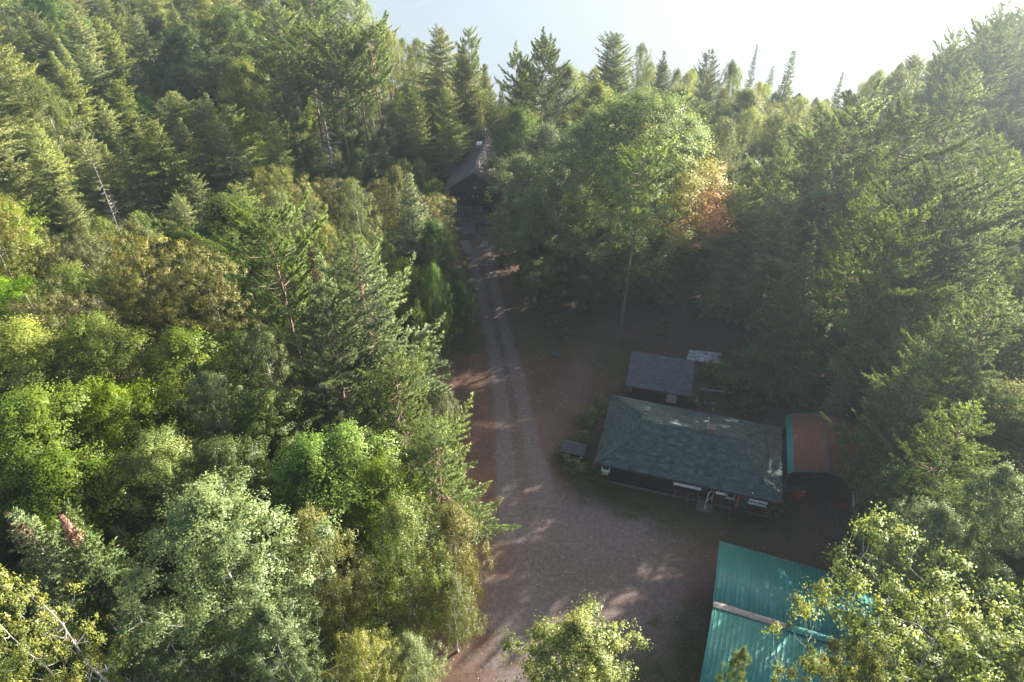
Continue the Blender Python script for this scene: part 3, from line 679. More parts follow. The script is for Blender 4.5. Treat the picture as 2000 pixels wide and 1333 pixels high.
def board_wall(parent, a, b, z0, z1, mat, wdt=0.2, name='board', depth=0.03, gap=0.012, horizontal=False, skip=()):
    """one wall of boards from a to b (xy), each board a child; skip = list of (s0, s1, z0, z1) openings"""
    a, b = Vector((*a, 0)), Vector((*b, 0)); L = (b - a).length; d = (b - a) / L; ang = math.atan2(d.y, d.x)
    if horizontal:
        n = max(1, int((z1 - z0) / wdt))
        for i in range(n):
            za, zb = z0 + (z1 - z0) * i / n, z0 + (z1 - z0) * (i + 1) / n; zc = (za + zb) / 2
            cuts = sorted([(s0, s1) for s0, s1, u0, u1 in skip if u0 < zc < u1]); s = 0.0
            for s0, s1 in cuts + [(L, L)]:
                if s0 - s > 0.05:
                    c = a + d * (s + s0) / 2; B().box((c.x, c.y, zc), (s0 - s, depth, zb - za - gap), ang).build(name, mat, parent)
                s = max(s, s1)
    else:
        n = max(1, int(L / wdt))
        for i in range(n):
            sm = L * (i + .5) / n; cuts = sorted([(u0, u1) for s0, s1, u0, u1 in skip if s0 < sm < s1]); z = z0
            for u0, u1 in cuts + [(z1, z1)]:
                if u0 - z > 0.05:
                    c = a + d * sm; B().box((c.x, c.y, (z + u0) / 2), (L / n - gap, depth, u0 - z), ang).build(name, mat, parent)
                z = max(z, u1)

def window(parent, c, wdt, hgt, ang=0.0, frame=None, cols=2, fr=0.07, name='window', rows=1):
    """window in the local xz plane turned by ang about z: frame > panes, sill"""
    frame = frame or M['white']; rot = Matrix.Rotation(ang, 4, 'Z'); c = Vector(c)
    def P(x, y, z): return c + (rot @ Vector((x, y, z)))
    b = B()
    for sx in (-1, 1): b.box(P(sx * (wdt / 2 - fr / 2), 0, 0), (fr, 0.07, hgt), ang)
    for sz in (-1, 1): b.box(P(0, 0, sz * (hgt / 2 - fr / 2)), (wdt - 2 * fr, 0.07, fr), ang)
    for i in range(1, cols): b.box(P(-wdt / 2 + wdt * i / cols, 0.004, 0), (0.04, 0.05, hgt - 2 * fr), ang)
    f = b.build(name, frame, parent)
    for i in range(cols):
        for j in range(rows):
            B().box(P(-wdt / 2 + wdt * (i + .5) / cols, 0.012, -hgt / 2 + hgt * (j + .5) / rows), (wdt / cols - 0.05, 0.016, hgt / rows - .06), ang).build('pane', M['glass'], f)
    B().box(P(0, -0.05, -hgt / 2 - 0.03), (wdt + 0.1, 0.14, 0.05), ang).build('sill', frame, f)
    return f

# ------------------------------------------------------------------ the long low cabin
def cabin():
    HL, HD, EZ = 7.25, 4.15, 2.6; sl = 0.42; RZ = EZ + HD * sl
    t = thing('cabin', 'long low dark cabin with grey green shingled hip roof and brick chimney', 'cabin', (14.75, 39.35, 0), R(-16.3))
    XW, YW = HL - 0.55, HD - 0.6
    B().span((-XW - .05, -YW - .05, -0.1), (XW + .05, YW + .05, 0.18)).build('foundation', M['concrete'], t)
    core = B().span((-5.95, -YW + 1.9, 0.18), (XW - .06, YW - .06, EZ - 0.05)); core.span((-XW + .06, -YW + .06, .18), (-6.0, YW - .06, EZ - .05)); core.span((-0.9, -YW + .06, .18), (XW - .06, -YW + 1.9, EZ - .05))
    core.build('wall', M['black'], t)
    board_wall(t, (-XW, -YW), (-5.97, -YW), .18, EZ - .06, M['redwood'])
    board_wall(t, (-0.93, -YW), (XW, -YW), .18, EZ - .06, M['redwood'], skip=[(2.25, 3.3, 0, 2.1)])
    board_wall(t, (-XW, YW), (-XW, -YW), .18, EZ - .06, M['redwood'])
    board_wall(t, (XW, -YW), (XW, YW), .18, EZ - .06, M['redwood'])
    # screened porch front
    for x in (-5.95, -4.3, -2.6, -0.95): B().span((x - .05, -YW - .03, .18), (x + .05, -YW + .06, EZ - .06)).build('post', M['black'], t)
    B().span((-5.9, -YW + .0, .18), (-1.0, -YW + .02, EZ - .06)).build('screen', M['black'], t)
    tag(t.children[-1], 'black screen of the open front porch')
    B().span((-6.0, -YW - .12, .02), (-0.9, -YW - .02, .2)).build('sill_beam', M['oldwood'], t)
    # white windows and panels under the eave
    window(t, (-6.32, -YW - .06, 1.72), .66, .62, 0, cols=1)
    B().span((-6.6, -YW - .1, .86), (-6.08, -YW - .03, 1.3)).build('panel', M['cream'], t)
    for x0, x1 in ((-0.85, 1.30), (2.42, 3.2)):
        B().box(((x0 + x1) / 2, -YW - .14, 1.86), (x1 - x0, .05, .46), rot=Matrix.Rotation(R(-24), 4, 'X')).build('awning_panel', M['white'], t)
    window(t, (0.2, -YW - .05, 1.25), 1.9, .6, 0, M['brown'], 3)
    window(t, (3.62, -YW - .05, 1.62), .62, .6, 0, M['cream'], 1)
    window(t, (5.65, -YW - .07, 1.62), 1.3, .62, 0, M['white'], 2)
    B().box((5.65, -YW - .2, 1.92), (1.36, .06, .36), rot=Matrix.Rotation(R(-28), 4, 'X')).build('awning_panel', M['white'], t)
    B().span((4.12, -YW - .12, .3), (4.3, -YW - .02, 2.1)).build('post', M['orange'], t)
    B().span((4.4, -YW - .06, .25), (5.0, -YW - .02, 1.95)).build('panel', M['trim'], t)
    # doorway and the white screen door standing open
    B().span((1.36, -YW + .0, .2), (2.3, -YW + .03, 2.1)).build('doorway', M['black'], t)
    ang = R(-62); hx, hy = 2.32, -YW - .04; rot = Matrix.Rotation(ang, 4, 'Z')
    d = B(); Wd, Hd = 0.92, 1.95
    def Q(x, y, z): v = rot @ Vector((-x, y, 0)); return (hx + v.x * -1 if False else hx - (rot @ Vector((x, 0, 0))).x, hy - abs((rot @ Vector((x, 0, 0))).y), z)
    dirv = Vector((-math.cos(R(58)), -math.sin(R(58)), 0)); da = math.atan2(dirv.y, dirv.x)
    def S(s, z): return (hx + dirv.x * s, hy + dirv.y * s, z)
    for s in (.05, Wd - .05): d.box(S(s, 1.2), (.10, .045, Hd), da)
    for z in (.28, 1.15, 2.12): d.box(S(Wd / 2, z), (Wd - .2, .045, .12), da)
    dd = d.build('screen_door', M['white'], t); tag(dd, 'white framed glass storm door standing open')
    for z, h in ((.71, .72), (1.63, .82)): B().box(S(Wd / 2, z), (Wd - .22, .012, h), da).build('pane', M['glass'], dd)
    for i in range(3): B().span((1.25, -YW - .35 - .3 * i, -.05), (2.5, -YW - .06 - .3 * i, .42 - .14 * i)).build('step', M['oldwood'], t)
    for i in range(3): B().span((3.9, -YW - .34 - .26 * i, .0), (4.9, -YW - .10 - .26 * i, .42 - .13 * i)).build('step', M['brown'], t)
    for i in range(22):   # picket skirt of thin poles
        x = -0.8 + i * 0.16; B().box((x, -YW - .16, .42), (.05, .03, .75 + .12 * math.sin(i * 7.3)), rot=Matrix.Rotation(.08 * math.sin(i * 3.1), 4, 'Y')).build('picket', M['oldwood'] if i % 3 else M['redwood'], t)
    # dutch hip roof
    g = 3.05; gz = EZ + g * sl; xg = HL - g; ygb = HD - g     # gablet base
    FL, FR, BL, BR = (-HL, -HD, EZ), (HL, -HD, EZ), (-HL, HD, EZ), (HL, HD, EZ)
    r = B()
    r.poly([FL, FR, (xg, -ygb, gz), (xg, 0, RZ), (-xg, 0, RZ), (-xg, -ygb, gz)], .07)
    r.poly([BR, BL, (-xg, ygb, gz), (-xg, 0, RZ), (xg, 0, RZ), (xg, ygb, gz)], .07)
    r.poly([BL, FL, (-xg, -ygb, gz), (-xg, ygb, gz)], .07); r.poly([FR, BR, (xg, ygb, gz), (xg, -ygb, gz)], .07)
    roof = r.build('roof', M['deck'], t)
    for s in (-1, 1): B().poly([(s * (xg - .05), -ygb, gz), (s * (xg - .05), ygb, gz), (s * (xg - .05), 0, RZ)], .03).build('gablet', M['shingle_green'], roof)
    c = math.sqrt(1 + sl * sl); lift = 0.004
    vg, vr = g * c, HD * c
    shingles('shingles', roof, (-HL, -HD, EZ + lift), (1, 0, 0), (0, 1, sl), [(0, 0), (2 * HL, 0), (2 * HL - g, vg), (2 * HL - g + .12, vr), (g - .12, vr), (g, vg)], M['shingle_green'], seed=1)
    shingles('shingles', roof, (HL, HD, EZ + lift), (-1, 0, 0), (0, -1, sl), [(0, 0), (2 * HL, 0), (2 * HL - g, vg), (2 * HL - g + .12, vr), (g - .12, vr), (g, vg)], M['shingle_green'], seed=2)
    shingles('shingles', roof, (-HL, HD, EZ + lift), (0, -1, 0), (1, 0, sl), [(0, 0), (2 * HD, 0), (2 * HD - g, vg), (g, vg)], M['shingle_green'], seed=3)
    shingles('shingles', roof, (HL, -HD, EZ + lift), (0, 1, 0), (-1, 0, sl), [(0, 0), (2 * HD, 0), (2 * HD - g, vg), (g, vg)], M['shingle_green'], seed=4)
    cap = B(); n = 24
    for i in range(n):
        x = -xg + 2 * xg * (i + .5) / n; cap.box((x, 0, RZ + .03 + .004 * (i % 2)), (2 * xg / n + .03, .30, .03))
    cap.build('ridge_cap', M['shingle_green'], roof)
    for sx in (-1, 1):
        for sy in (-1, 1):
            cap = B(); p0, p1 = Vector((sx * HL, sy * HD, EZ + .03)), Vector((sx * xg, sy * ygb, gz + .03)); m = 14
            q = (p1 - p0).to_track_quat('X', 'Z').to_matrix().to_4x4()
            for i in range(m): cap.box(p0.lerp(p1, (i + .5) / m) + Vector((0, 0, .004 * (i % 2))), ((p1 - p0).length / m + .03, .26, .028), rot=q)
            cap.build('hip_cap', M['shingle_green'], roof)
    fa = B(); o = .03
    fa.span((-HL - o, -HD - .03, EZ - .2), (HL + o, -HD, EZ - .0)); fa.span((-HL - o, HD, EZ - .2), (HL + o, HD + .03, EZ)); fa.span((-HL - .03, -HD + .002, EZ - .2), (-HL, HD - .002, EZ)); fa.span((HL, -HD + .002, EZ - .2), (HL + .03, HD - .002, EZ))
    fa.build('fascia', M['brown'], roof)
    B().span((-HL + .02, -HD + .02, EZ - .13), (HL - .02, HD - .02, EZ - .09)).build('soffit', M['brown'], roof)
    ch = link('chimney', None, t); ch.location = (1.3, .12, RZ - .35)
    for row in range(9):
        for i, (x, y, lx, ly) in enumerate(((-.13, -.19, .25, .11), (.14, -.19, .23, .11), (-.13, .19, .25, .11), (.14, .19, .23, .11), (-.2, 0, .11, .24), (.2, 0, .11, .24))):
            B().box((x + (.015 if row % 2 else -.015), y, .05 + row * .1), (lx, ly, .088), bev=.006).build('brick', M['brick'], ch)
    B().span((-.17, -.17, 0), (.17, .17, .80)).build('mortar_core', M['mortar'], ch)
    b = B()
    for x, y, lx, ly in ((0, -.24, .62, .14), (0, .24, .62, .14), (-.24, 0, .14, .335), (.24, 0, .14, .335)): b.box((x, y, .95), (lx, ly, .09))
    b.build('cap', M['concrete'], ch); B().tube([(0, 0, .7), (0, 0, 1.02)], .12, 12).build('flue', M['brick'], ch)
    return t
cabin()

# ------------------------------------------------------------------ the shed behind it
def shed():
    L, D, z0, z1 = 5.9, 4.1, 2.45, 3.25
    t = thing('shed', 'small dark wooden shed with grey single slope shingle roof behind the cabin', 'shed', (13.75, 48.1, 0), R(-14.5))
    x, y = L / 2 - .3, D / 2 - .35
    B().poly([(-x + .05, -y + .05, 0), (x - .05, -y + .05, 0), (x - .05, y - .05, 0), (-x + .05, y - .05, 0)]).build('floor', M['oldwood'], t)
    board_wall(t, (-x, -y), (x, -y), 0, z0 - .02, M['brown'], .19, skip=[(3.5, 4.35, 1.15, 1.95)])
    board_wall(t, (x, -y), (x, y), 0, z0 + .1, M['brown'], .19); board_wall(t, (x, y), (-x, y), 0, z1 - .25, M['brown'], .19); board_wall(t, (-x, y), (-x, -y), 0, z0 + .1, M['brown'], .19)
    B().span((-x + .03, -y + .03, .02), (x - .03, y - .03, z0 - .05)).build('lining', M['black'], t)
    wf = window(t, (x - 1.35, -y - .05, 1.55), .9, .8, 0, M['cream'], 1)
    for i in range(5): B().box((x - 1.35, -y - .085, 1.24 + i * .155), (.74, .02, .10), rot=Matrix.Rotation(R(-25), 4, 'X')).build('slat', M['cream'], wf)
    B().span((-x - .04, -y - .05, 1.5), (-x + .34, -y - .02, 2.2)).build('panel', M['oldwood'], t)
    r = B(); r.poly([(-L / 2, -D / 2, z0), (L / 2, -D / 2, z0), (L / 2, D / 2, z1), (-L / 2, D / 2, z1)], .09); roof = r.build('roof', M['deck'], t)
    c = math.hypot(D, z1 - z0)
    shingles('shingles', roof, (-L / 2, -D / 2, z0 + .004), (1, 0, 0), (0, D, z1 - z0), [(0, 0), (L, 0), (L, c), (0, c)], M['shingle_grey'], seed=8)
    B().span((-L / 2, -D / 2 - .03, z0 - .14), (L / 2, -D / 2, z0 + .01)).build('fascia', M['oldwood'], roof)
    B().span((-.5, D / 2 - .3, z1 - .03), (.25, D / 2 - .22, z1 + .02)).build('batten', M['lumber'], roof)
    for i, px in enumerate((-.02, .3)): pass
    return t
shed()

# ------------------------------------------------------------------ metal roofs made of panels
def ribbed_panel(P00, P10, P01, ribs, lift, mat, parent, rust=0.0, name='panel', t=0.012):
    """a ribbed sheet: P00->P10 across the ribs, P00->P01 along the ribs"""
    P00, P10, P01 = (np.array(p, float) for p in (P00, P10, P01)); X = P10 - P00; Y = P01 - P00
    W = np.linalg.norm(X); Nn = nz(np.cross(X, Y)); Nn *= 1 if Nn[2] >= 0 else -1
    u, h = [0.0], [0.0]
    for i in range(ribs):
        c = W * (i + .5) / ribs
        for d_, z in ((-.04, 0), (-.018, lift), (.018, lift), (.04, 0)): u.append(c + d_); h.append(z)
    u.append(W); h.append(0)
    u, h = np.array(u), np.array(h); n = len(u)
    top = P00 + (u / W)[:, None] * X + h[:, None] * Nn
    V = np.concatenate([top, top + Y, top - Nn * t, top + Y - Nn * t])
    i = np.arange(n - 1)
    Fq = np.concatenate([np.stack([i, i + 1, i + 1 + n, i + n], 1), np.stack([i + 2 * n, i + 3 * n, i + 1 + 3 * n, i + 1 + 2 * n], 1),
                         np.stack([i, i + 2 * n, i + 1 + 2 * n, i + 1], 1), np.stack([i + n, i + 1 + n, i + 1 + 3 * n, i + 3 * n], 1)])
    return link(name, mesh_np(name, V, [(4, Fq)], mat, {'rust': np.full(len(Fq), rust)}), parent)

def garage():
    L, D, EZ, RZ = 10.6, 6.2, 3.5, 5.2; hx = L / 2
    t = thing('garage', 'garage with bright teal ribbed metal roof and bare grey ridge', 'garage', (17.6, 21.7, 0), R(-19.8))
    x, y = hx - .35, D - .45
    for a, b in (((-x, -y), (x, -y)), ((x, y), (-x, y))): board_wall(t, a, b, 0, EZ - .02, M['brown'], .3)
    for s in (-1, 1): board_wall(t, (s * x, -s * y), (s * x, s * y), 0, EZ + .1, M['brown'], .3)
    B().span((-x + .04, -y + .04, .02), (x - .04, y - .04, EZ - .06)).build('wall', M['black'], t)
    for s in (-1, 1): B().poly([(s * (x + .02), -y, EZ + .1), (s * (x + .02), y, EZ + .1), (s * (x + .02), 0, RZ - .12)], .05).build('gable', M['brown'], t)
    n = 12; wd = L / n
    for s in (1, -1):
        for i in range(n):
            a = -hx + i * wd; e = .006 * (i % 2)
            ribbed_panel((a, s * D, EZ + e), (a + wd + .0, s * D, EZ + e), (a, s * .07, RZ + e - .02), 3, .022, M['teal'], t, .15 + .1 * ((i * 7) % 5) / 5, 'roof_panel')
    # bare weathered ridge boards along the left half, teal cap along the rest, a grey strip at the end
    B().poly([(-hx - .02, -.20, RZ - .0), (-hx + 4.3, -.18, RZ - .0), (-hx + 4.3, .02, RZ + .06), (-hx - .02, .02, RZ + .06)], .02).build('ridge_board', M['ply'], t)
    B().poly([(-hx - .02, .02, RZ + .06), (-hx + 4.3, .02, RZ + .06), (-hx + 4.3, .22, RZ + .01), (-hx - .02, .24, RZ + .01)], .02).build('ridge_board', M['ply'], t)
    B().poly([(-hx + 4.35, -.24, RZ - .0), (hx - 1.6, -.24, RZ - .0), (hx - 1.6, 0, RZ + .07), (-hx + 4.35, 0, RZ + .07)], .015).build('ridge_cap', M['teal'], t)
    B().poly([(-hx + 4.35, 0, RZ + .07), (hx - 1.6, 0, RZ + .07), (hx - 1.6, .24, RZ), (-hx + 4.35, .24, RZ)], .015).build('ridge_cap', M['teal'], t)
    B().poly([(hx - 1.55, -.3, RZ - .02), (hx + .02, -.3, RZ - .02), (hx + .02, .2, RZ + .06), (hx - 1.55, .2, RZ + .06)], .02).build('ridge_board', M['ply'], t)
    for s in (-1, 1):
        b = B()
        for sy in (-1, 1): b.poly([(s * (hx + .03), sy * D, EZ - .16), (s * (hx + .03), sy * D, EZ + .03), (s * (hx + .03), 0, RZ + .02), (s * (hx + .03), 0, RZ - .17)], .03)
        b.build('rake_trim', M['teal'], t)
    return t
garage()

def carport():
    HW, Ln = 2.85, 6.7; RZ, KZ, EZ = 3.65, 2.95, 2.5; kx = 2.45
    t = thing('carport', 'rusty metal carport with teal edge beside the cabin', 'carport', (25.55, 38.75, 0), R(-16.0))
    y0, y1 = -Ln / 2, Ln / 2
    slope = lambda x: RZ - (RZ - KZ) * abs(x) / kx
    for s in (-1, 1):
        for i in range(3):
            xa, xb = kx * i / 3, kx * (i + 1) / 3
            ribbed_panel((s * xa, y0, slope(xa) + .004 * i), (s * xb, y0, slope(xb) + .004 * i), (s * xa, y1, slope(xa) + .004 * i), 4, .02, M['rusty'], t,
                         [1.0, .92, .72][i] if s < 0 else 1.0, 'roof_panel')
        ez_ = EZ if s < 0 else slope(HW) - .01
        ribbed_panel((s * (kx + .01), y0, KZ - .006), (s * HW, y0, ez_), (s * (kx + .01), y1, KZ - .006), 4, .02, M['rusty'], t, .12 if s < 0 else .9, 'eave_panel')
    B().span((-.09, y0 - .02, RZ - .01), (.09, y1 + .02, RZ + .04)).build('ridge_cap', M['trim'], t)
    for s in (-1, 1):
        b = B()
        for yy in (y0 - .015, y1 + .015):
            B().poly([(s * .14, yy, RZ - .1), (s * .14, yy, RZ + .02), (s * kx, yy, KZ + .03), (s * kx, yy, KZ - .09)], .03).build('gable_trim', M['teal'], t)
        pass
        for yy in (y0 + .1, 0, y1 - .1): B().span((s * (HW - .12) - .06, yy - .06, 0), (s * (HW - .12) + .06, yy + .06, EZ + .05)).build('post', M['oldwood'], t)
    for yy in (y0 + .1, 0, y1 - .1):
        b = B()
        for s in (-1, 1):
            b.poly([(0, yy, RZ - .05), (s * kx, yy, KZ - .05), (s * kx, yy, KZ - .17), (0, yy, RZ - .2)], .05)
        b.build('rafter', M['oldwood'], t)
    board_wall(t, (HW - .1, -.2), (HW - .1, y1), 0, EZ - .1, M['black'], .3); board_wall(t, (HW - .2, y1 - .05), (-HW + .2, y1 - .05), 0, EZ - .1, M['black'], .3)
    return t
cp = carport()
def lw(root, x, y, z=0):
    a = root.rotation_euler.z; return (root.location.x + x * math.cos(a) - y * math.sin(a), root.location.y + x * math.sin(a) + y * math.cos(a), z)
# wheelbarrow, crate, sheet and boards under the carport
def wheelbarrow(loc, rz):
    t = thing('wheelbarrow', 'wheelbarrow with an orange tray under the carport', 'wheelbarrow', loc, rz)
    b = B(); bm = b.bm
    lo = [(-.2, -.22, .32), (.25, -.22, .30), (.25, .22, .30), (-.2, .22, .32)]; hi = [(-.42, -.34, .62), (.42, -.32, .56), (.42, .32, .56), (-.42, .34, .62)]
    b.poly(lo, .01)
    for i in range(4): j = (i + 1) % 4; b.poly([lo[i], lo[j], hi[j], hi[i]], .01)
    b.build('tray', M['orange'], t)
    for s in (-1, 1):
        B().tube([(.62, s * .1, .2), (-.2, s * .2, .3), (-.95, s * .26, .55)], .018, 6).build('handle', M['oldwood'], t)
        B().tube([(-.25, s * .2, .3), (-.35, s * .22, 0.0)], .015, 6).build('leg', M['steel'], t)
    pts = [(.62 + .17 * math.cos(a), 0, .2 + .17 * math.sin(a)) for a in np.linspace(0, 6.2832, 17)]
    wh = B().tube(pts, .03, 6, False).build('wheel', M['rubber'], t)
    B().tube([(.62, -.04, .2), (.62, .04, .2)], .11, 10).build('rim', M['metal'], wh)
wheelbarrow(lw(cp, -1.55, -3.55), R(35))
tag(B().box((0, 0, .2), (.42, .36, .4), bev=.03).span((-.23, -.2, .385), (.23, .2, .43)).build('plastic_crate', M['red']), 'red plastic bin standing at the mouth of the carport', 'bin')
bpy.data.objects['plastic_crate'].location = lw(cp, 1.95, -3.45)
t = thing('leaning_sheet', 'pale blue white sheet of panelling leaning on the carport post', 'panel', lw(cp, 2.55, -3.3), R(-16))
B().box((.0, .0, .78), (.05, 1.1, 1.55), rot=Matrix.Rotation(R(-14), 4, 'Y')).build('sheet', M['white'], t)
B().box((.03, .0, 1.5), (.07, 1.14, .06), rot=Matrix.Rotation(R(-14), 4, 'Y')).build('edge_strip', M['metal'], t)
t = thing('board_stack', 'dark stack of boards lying beside the wheelbarrow in the carport', 'boards', lw(cp, -1.7, -2.6), R(-10))
for i in range(6): B().box((.05 * math.sin(i * 3), .22 * (i % 3) - .2, .05 + .06 * (i // 3)), (1.7 + .2 * math.sin(i), .19, .045), rz=.06 * math.sin(i * 5)).build('board', M['oldwood'], t)

# ------------------------------------------------------------------ the far house
def house():
    t = thing('house', 'two storey brown house with stone lower storey at the end of the driveway', 'house', (-4.75, 82.6, 0), R(-6.5))
    HW, D, F1, EZ, RZ = 3.25, 11.0, 2.15, 4.75, 7.0
    B().span((-HW, 0.02, -.2), (HW, D, F1)).build('wall', M['mortar'], t); 
    rng = np.random.default_rng(5); Vs, Fs, va = [], [], []        # field stones on the lower front and left walls
    def stones(a, b, skip):
        a, b = np.array(a, float), np.array(b, float); d = nz(b - a); L = np.linalg.norm(b - a); nn = np.array([d[1], -d[0], 0])
        z = 0.0
        while z < F1 - .05:
            h = .2 + .12 * rng.random(); s = -rng.random() * .2
            while s < L:
                wd = .25 + .3 * rng.random(); s0, s1 = max(s, 0) + .012, min(s + wd, L) - .012; z1 = min(z + h, F1) - .015
                if s1 - s0 > .06 and not any(p0 < (s0 + s1) / 2 < p1 and z < q for p0, p1, q in skip):
                    o = .02 + .05 * rng.random(); j = lambda: rng.normal() * .014
                    base = [a + d * u + [0, 0, zz] for u, zz in ((s0, z), (s1, z), (s1, z1), (s0, z1))]
                    mid = [a + d * (u + j()) + [0, 0, zz + j()] + nn * o for u, zz in ((s0 + .03, z + .03), (s1 - .03, z + .03), (s1 - .03, z1 - .03), (s0 + .03, z1 - .03))]
                    k0 = len(Vs); Vs.extend(base + mid); Fs.append([k0 + 4, k0 + 5, k0 + 6, k0 + 7])
                    for q in range(4): Fs.append([k0 + q, k0 + (q + 1) % 4, k0 + 4 + (q + 1) % 4, k0 + 4 + q])
                    va.extend([float(np.clip(rng.normal(.5, .25), 0, 1))] * 5)
                s += wd
            z += h
    stones((-HW, 0, 0), (HW, 0, 0), [(.75, 1.6, 2.0), (4.1, 5.9, 1.95)]); stones((-HW, D, 0), (-HW, 0, 0), [])
    o = link('stonework', mesh_np('stonework', np.array(Vs), [(4, np.array(Fs))], M['stone'], {'v': va}), t); o['kind'] = 'stuff'
    # upper storey, a little proud, in horizontal boards
    B().span((-HW - .1, -.12, F1), (HW + .1, D, EZ)).build('wall', M['brown'], t)
    board_wall(t, (-HW - .12, -.15), (HW + .12, -.15), F1 + .02, EZ + .3, M['brown'], .21, horizontal=True, skip=[(.72, 2.3, 2.9, 4.1), (4.4, 5.95, 2.9, 4.1)])
    B().poly([(-HW - .1, -.14, EZ), (HW + .1, -.14, EZ), (0, -.14, RZ - .15)], .05).build('gable', M['brown'], t)
    for i in range(9):
        z = EZ + .38 + i * .21; wd = (HW + .1) * (RZ - .2 - z) / (RZ - .2 - EZ)
        if wd > .15: B().box((0, -.165, z), (2 * wd, .025, .195)).build('board', M['brown'], t)
    B().span((-HW - .14, -.2, F1 - .09), (HW + .14, -.0, F1 + .02)).build('belt_beam', M['brown'], t)
    window(t, (-1.86, -.2, 3.5), 1.5, 1.15, 0, M['brown'], 2); window(t, (1.9, -.2, 3.5), 1.5, 1.15, 0, M['brown'], 2)
    dr = B().box((-2.08, -.03, 1.0), (.8, .08, 2.0)).build('door', M['door_green'], t); tag(dr, 'pale green front door in the stone wall')
    B().tube([(-1.78, -.1, 1.0), (-1.78, -.16, 1.0)], .03, 8).build('handle', M['metal'], dr)
    fr = B(); [fr.box((-2.08 + s * .46, -.04, 1.02), (.1, .12, 2.08)) for s in (-1, 1)]; fr.box((-2.08, -.04, 2.09), (1.02, .12, .1)); fr.build('door_frame', M['steel'], dr)
    window(t, (1.75, -.05, 1.02), 1.75, 1.75, 0, M['steel'], 2, name='patio_door')
    b = B().span((-.22, -.24, 4.68), (.22, -.19, 4.76)).build('floodlight', M['cream'], t)
    for s in (-1, 1): B().tube([(s * .13, -.22, 4.72), (s * .15, -.38, 4.70)], [.05, .1], 10).build('bulb', M['bulb'], b)
    wo_ = B(); wo_.box((0, -.2, 3.42), (.3, .05, .34)); wo_.build('wall_plaque', M['black'], t)
    for s in (-1, 1): B().tube([(s * .16, -.22, 3.3), (s * .34, -.24, 3.45), (s * .3, -.24, 3.7)], [.06, .05, .02], 6).build('antler', M['white'], t.children[-1] if s < 0 else bpy.data.objects['wall_plaque'])
    # roof
    ov, fo, bo = .65, .95, .4; sl = (RZ - EZ) / (HW + .1); ez = EZ - ov * sl; ex = HW + .1 + ov
    r = B(); r.poly([(-ex, -fo, ez), (0, -fo, RZ), (0, D + bo, RZ), (-ex, D + bo, ez)], .16, (-sl, 0, 1)); r.poly([(ex, -fo, ez), (ex, D + bo, ez), (0, D + bo, RZ), (0, -fo, RZ)], .16, (sl, 0, 1)); roof = r.build('roof', M['deck'], t)
    c = math.hypot(ex, RZ - ez); Lr = D + bo + fo
    for s in (-1, 1): shingles('shingles', roof, (s * ex, -fo if s > 0 else D + bo, ez + .006), (0, 1 if s > 0 else -1, 0), (-s * ex, 0, RZ - ez), [(0, 0), (Lr, 0), (Lr, c), (0, c)], M['shingle_brown'], .2, .45, seed=20 + s)
    b = B(); n = 30
    for i in range(n): b.box((0, -fo + Lr * (i + .5) / n, RZ + .03 + .004 * (i % 2)), (.3, Lr / n + .04, .03))
    b.build('ridge_cap', M['shingle_brown'], roof)
    for s in (-1, 1): B().poly([(s * ex, -fo - .03, ez - .2), (s * ex, -fo - .03, ez + .03), (0, -fo - .03, RZ + .03), (0, -fo - .03, RZ - .22)], .04, (0, -1, 0)).build('barge_board', M['brown'], roof)
    # right-hand cross roof, skylight, flue, antenna
    cr = B(); cr.span((HW * .5, 4.6, EZ), (HW + 2.2, 9.6, EZ + .9)); cr.build('side_wing', M['brown'], t)
    w_ = B().poly([(.9, 4.3, RZ - .55), (.9, 9.9, RZ - .55), (HW + 2.6, 9.9, EZ + .75), (HW + 2.6, 4.3, EZ + .75)], -.12).build('wing_roof', M['shingle_grey'], t)
    f = B().box((-.75, 8.6, RZ - .25), (.75, 1.15, .5)).build('skylight', M['metal'], roof)
    for i in range(2):
        for j in range(2): B().box((-.75 + (i - .5) * .34, 8.6 + (j - .5) * .52, RZ + .01), (.28, .46, .03)).build('pane', M['white'], f)
    B().tube([(.75, 3.2, RZ - .6), (.75, 3.2, RZ + 1.0)], .10, 10).tube([(.75, 3.2, RZ + 1.0), (.75, 3.2, RZ + 1.12)], .15, 10).build('flue', M['metal'], t)
    an = B().tube([(0, 9.8, RZ - .1), (0, 9.8, RZ + 1.6)], .03, 6)
    for i in range(4): an.tube([(-.5 + .06 * i, 9.4 + .3 * i, RZ + 1.55), (.5 - .06 * i, 9.4 + .3 * i, RZ + 1.55)], .012, 4)
    an.tube([(0, 9.3, RZ + 1.55), (0, 10.4, RZ + 1.55)], .015, 4).build('antenna', M['metal'], t)
    # doorstep slab
    B().span((-2.9, -1.35, -.05), (3.1, -.06, .16)).build('doorstep', M['concrete'], t)
    return t
hs = house()
t = thing('flag', 'striped red and white flag hanging at the corner of the house', 'flag', lw(hs, 3.5, -.45, 3.0), R(-6))
B().tube([(-.1, .3, -.1), (.1, -.5, .55)], .02, 6).build('pole', M['metal'], t)
for i in range(6): B().poly([(.1 + .06 * i - .16, -.48 + .02 * (i % 2), .5 - .02 * i), (.16 + .06 * i - .16, -.48 + .02 * ((i + 1) % 2), .48 - .02 * i), (.16 + .06 * i - .13, -.46 + .03 * (i % 2), -.75), (.1 + .06 * i - .13, -.46, -.75)], .008).build('stripe', M['flagred'] if i % 2 == 0 else M['white'], t)
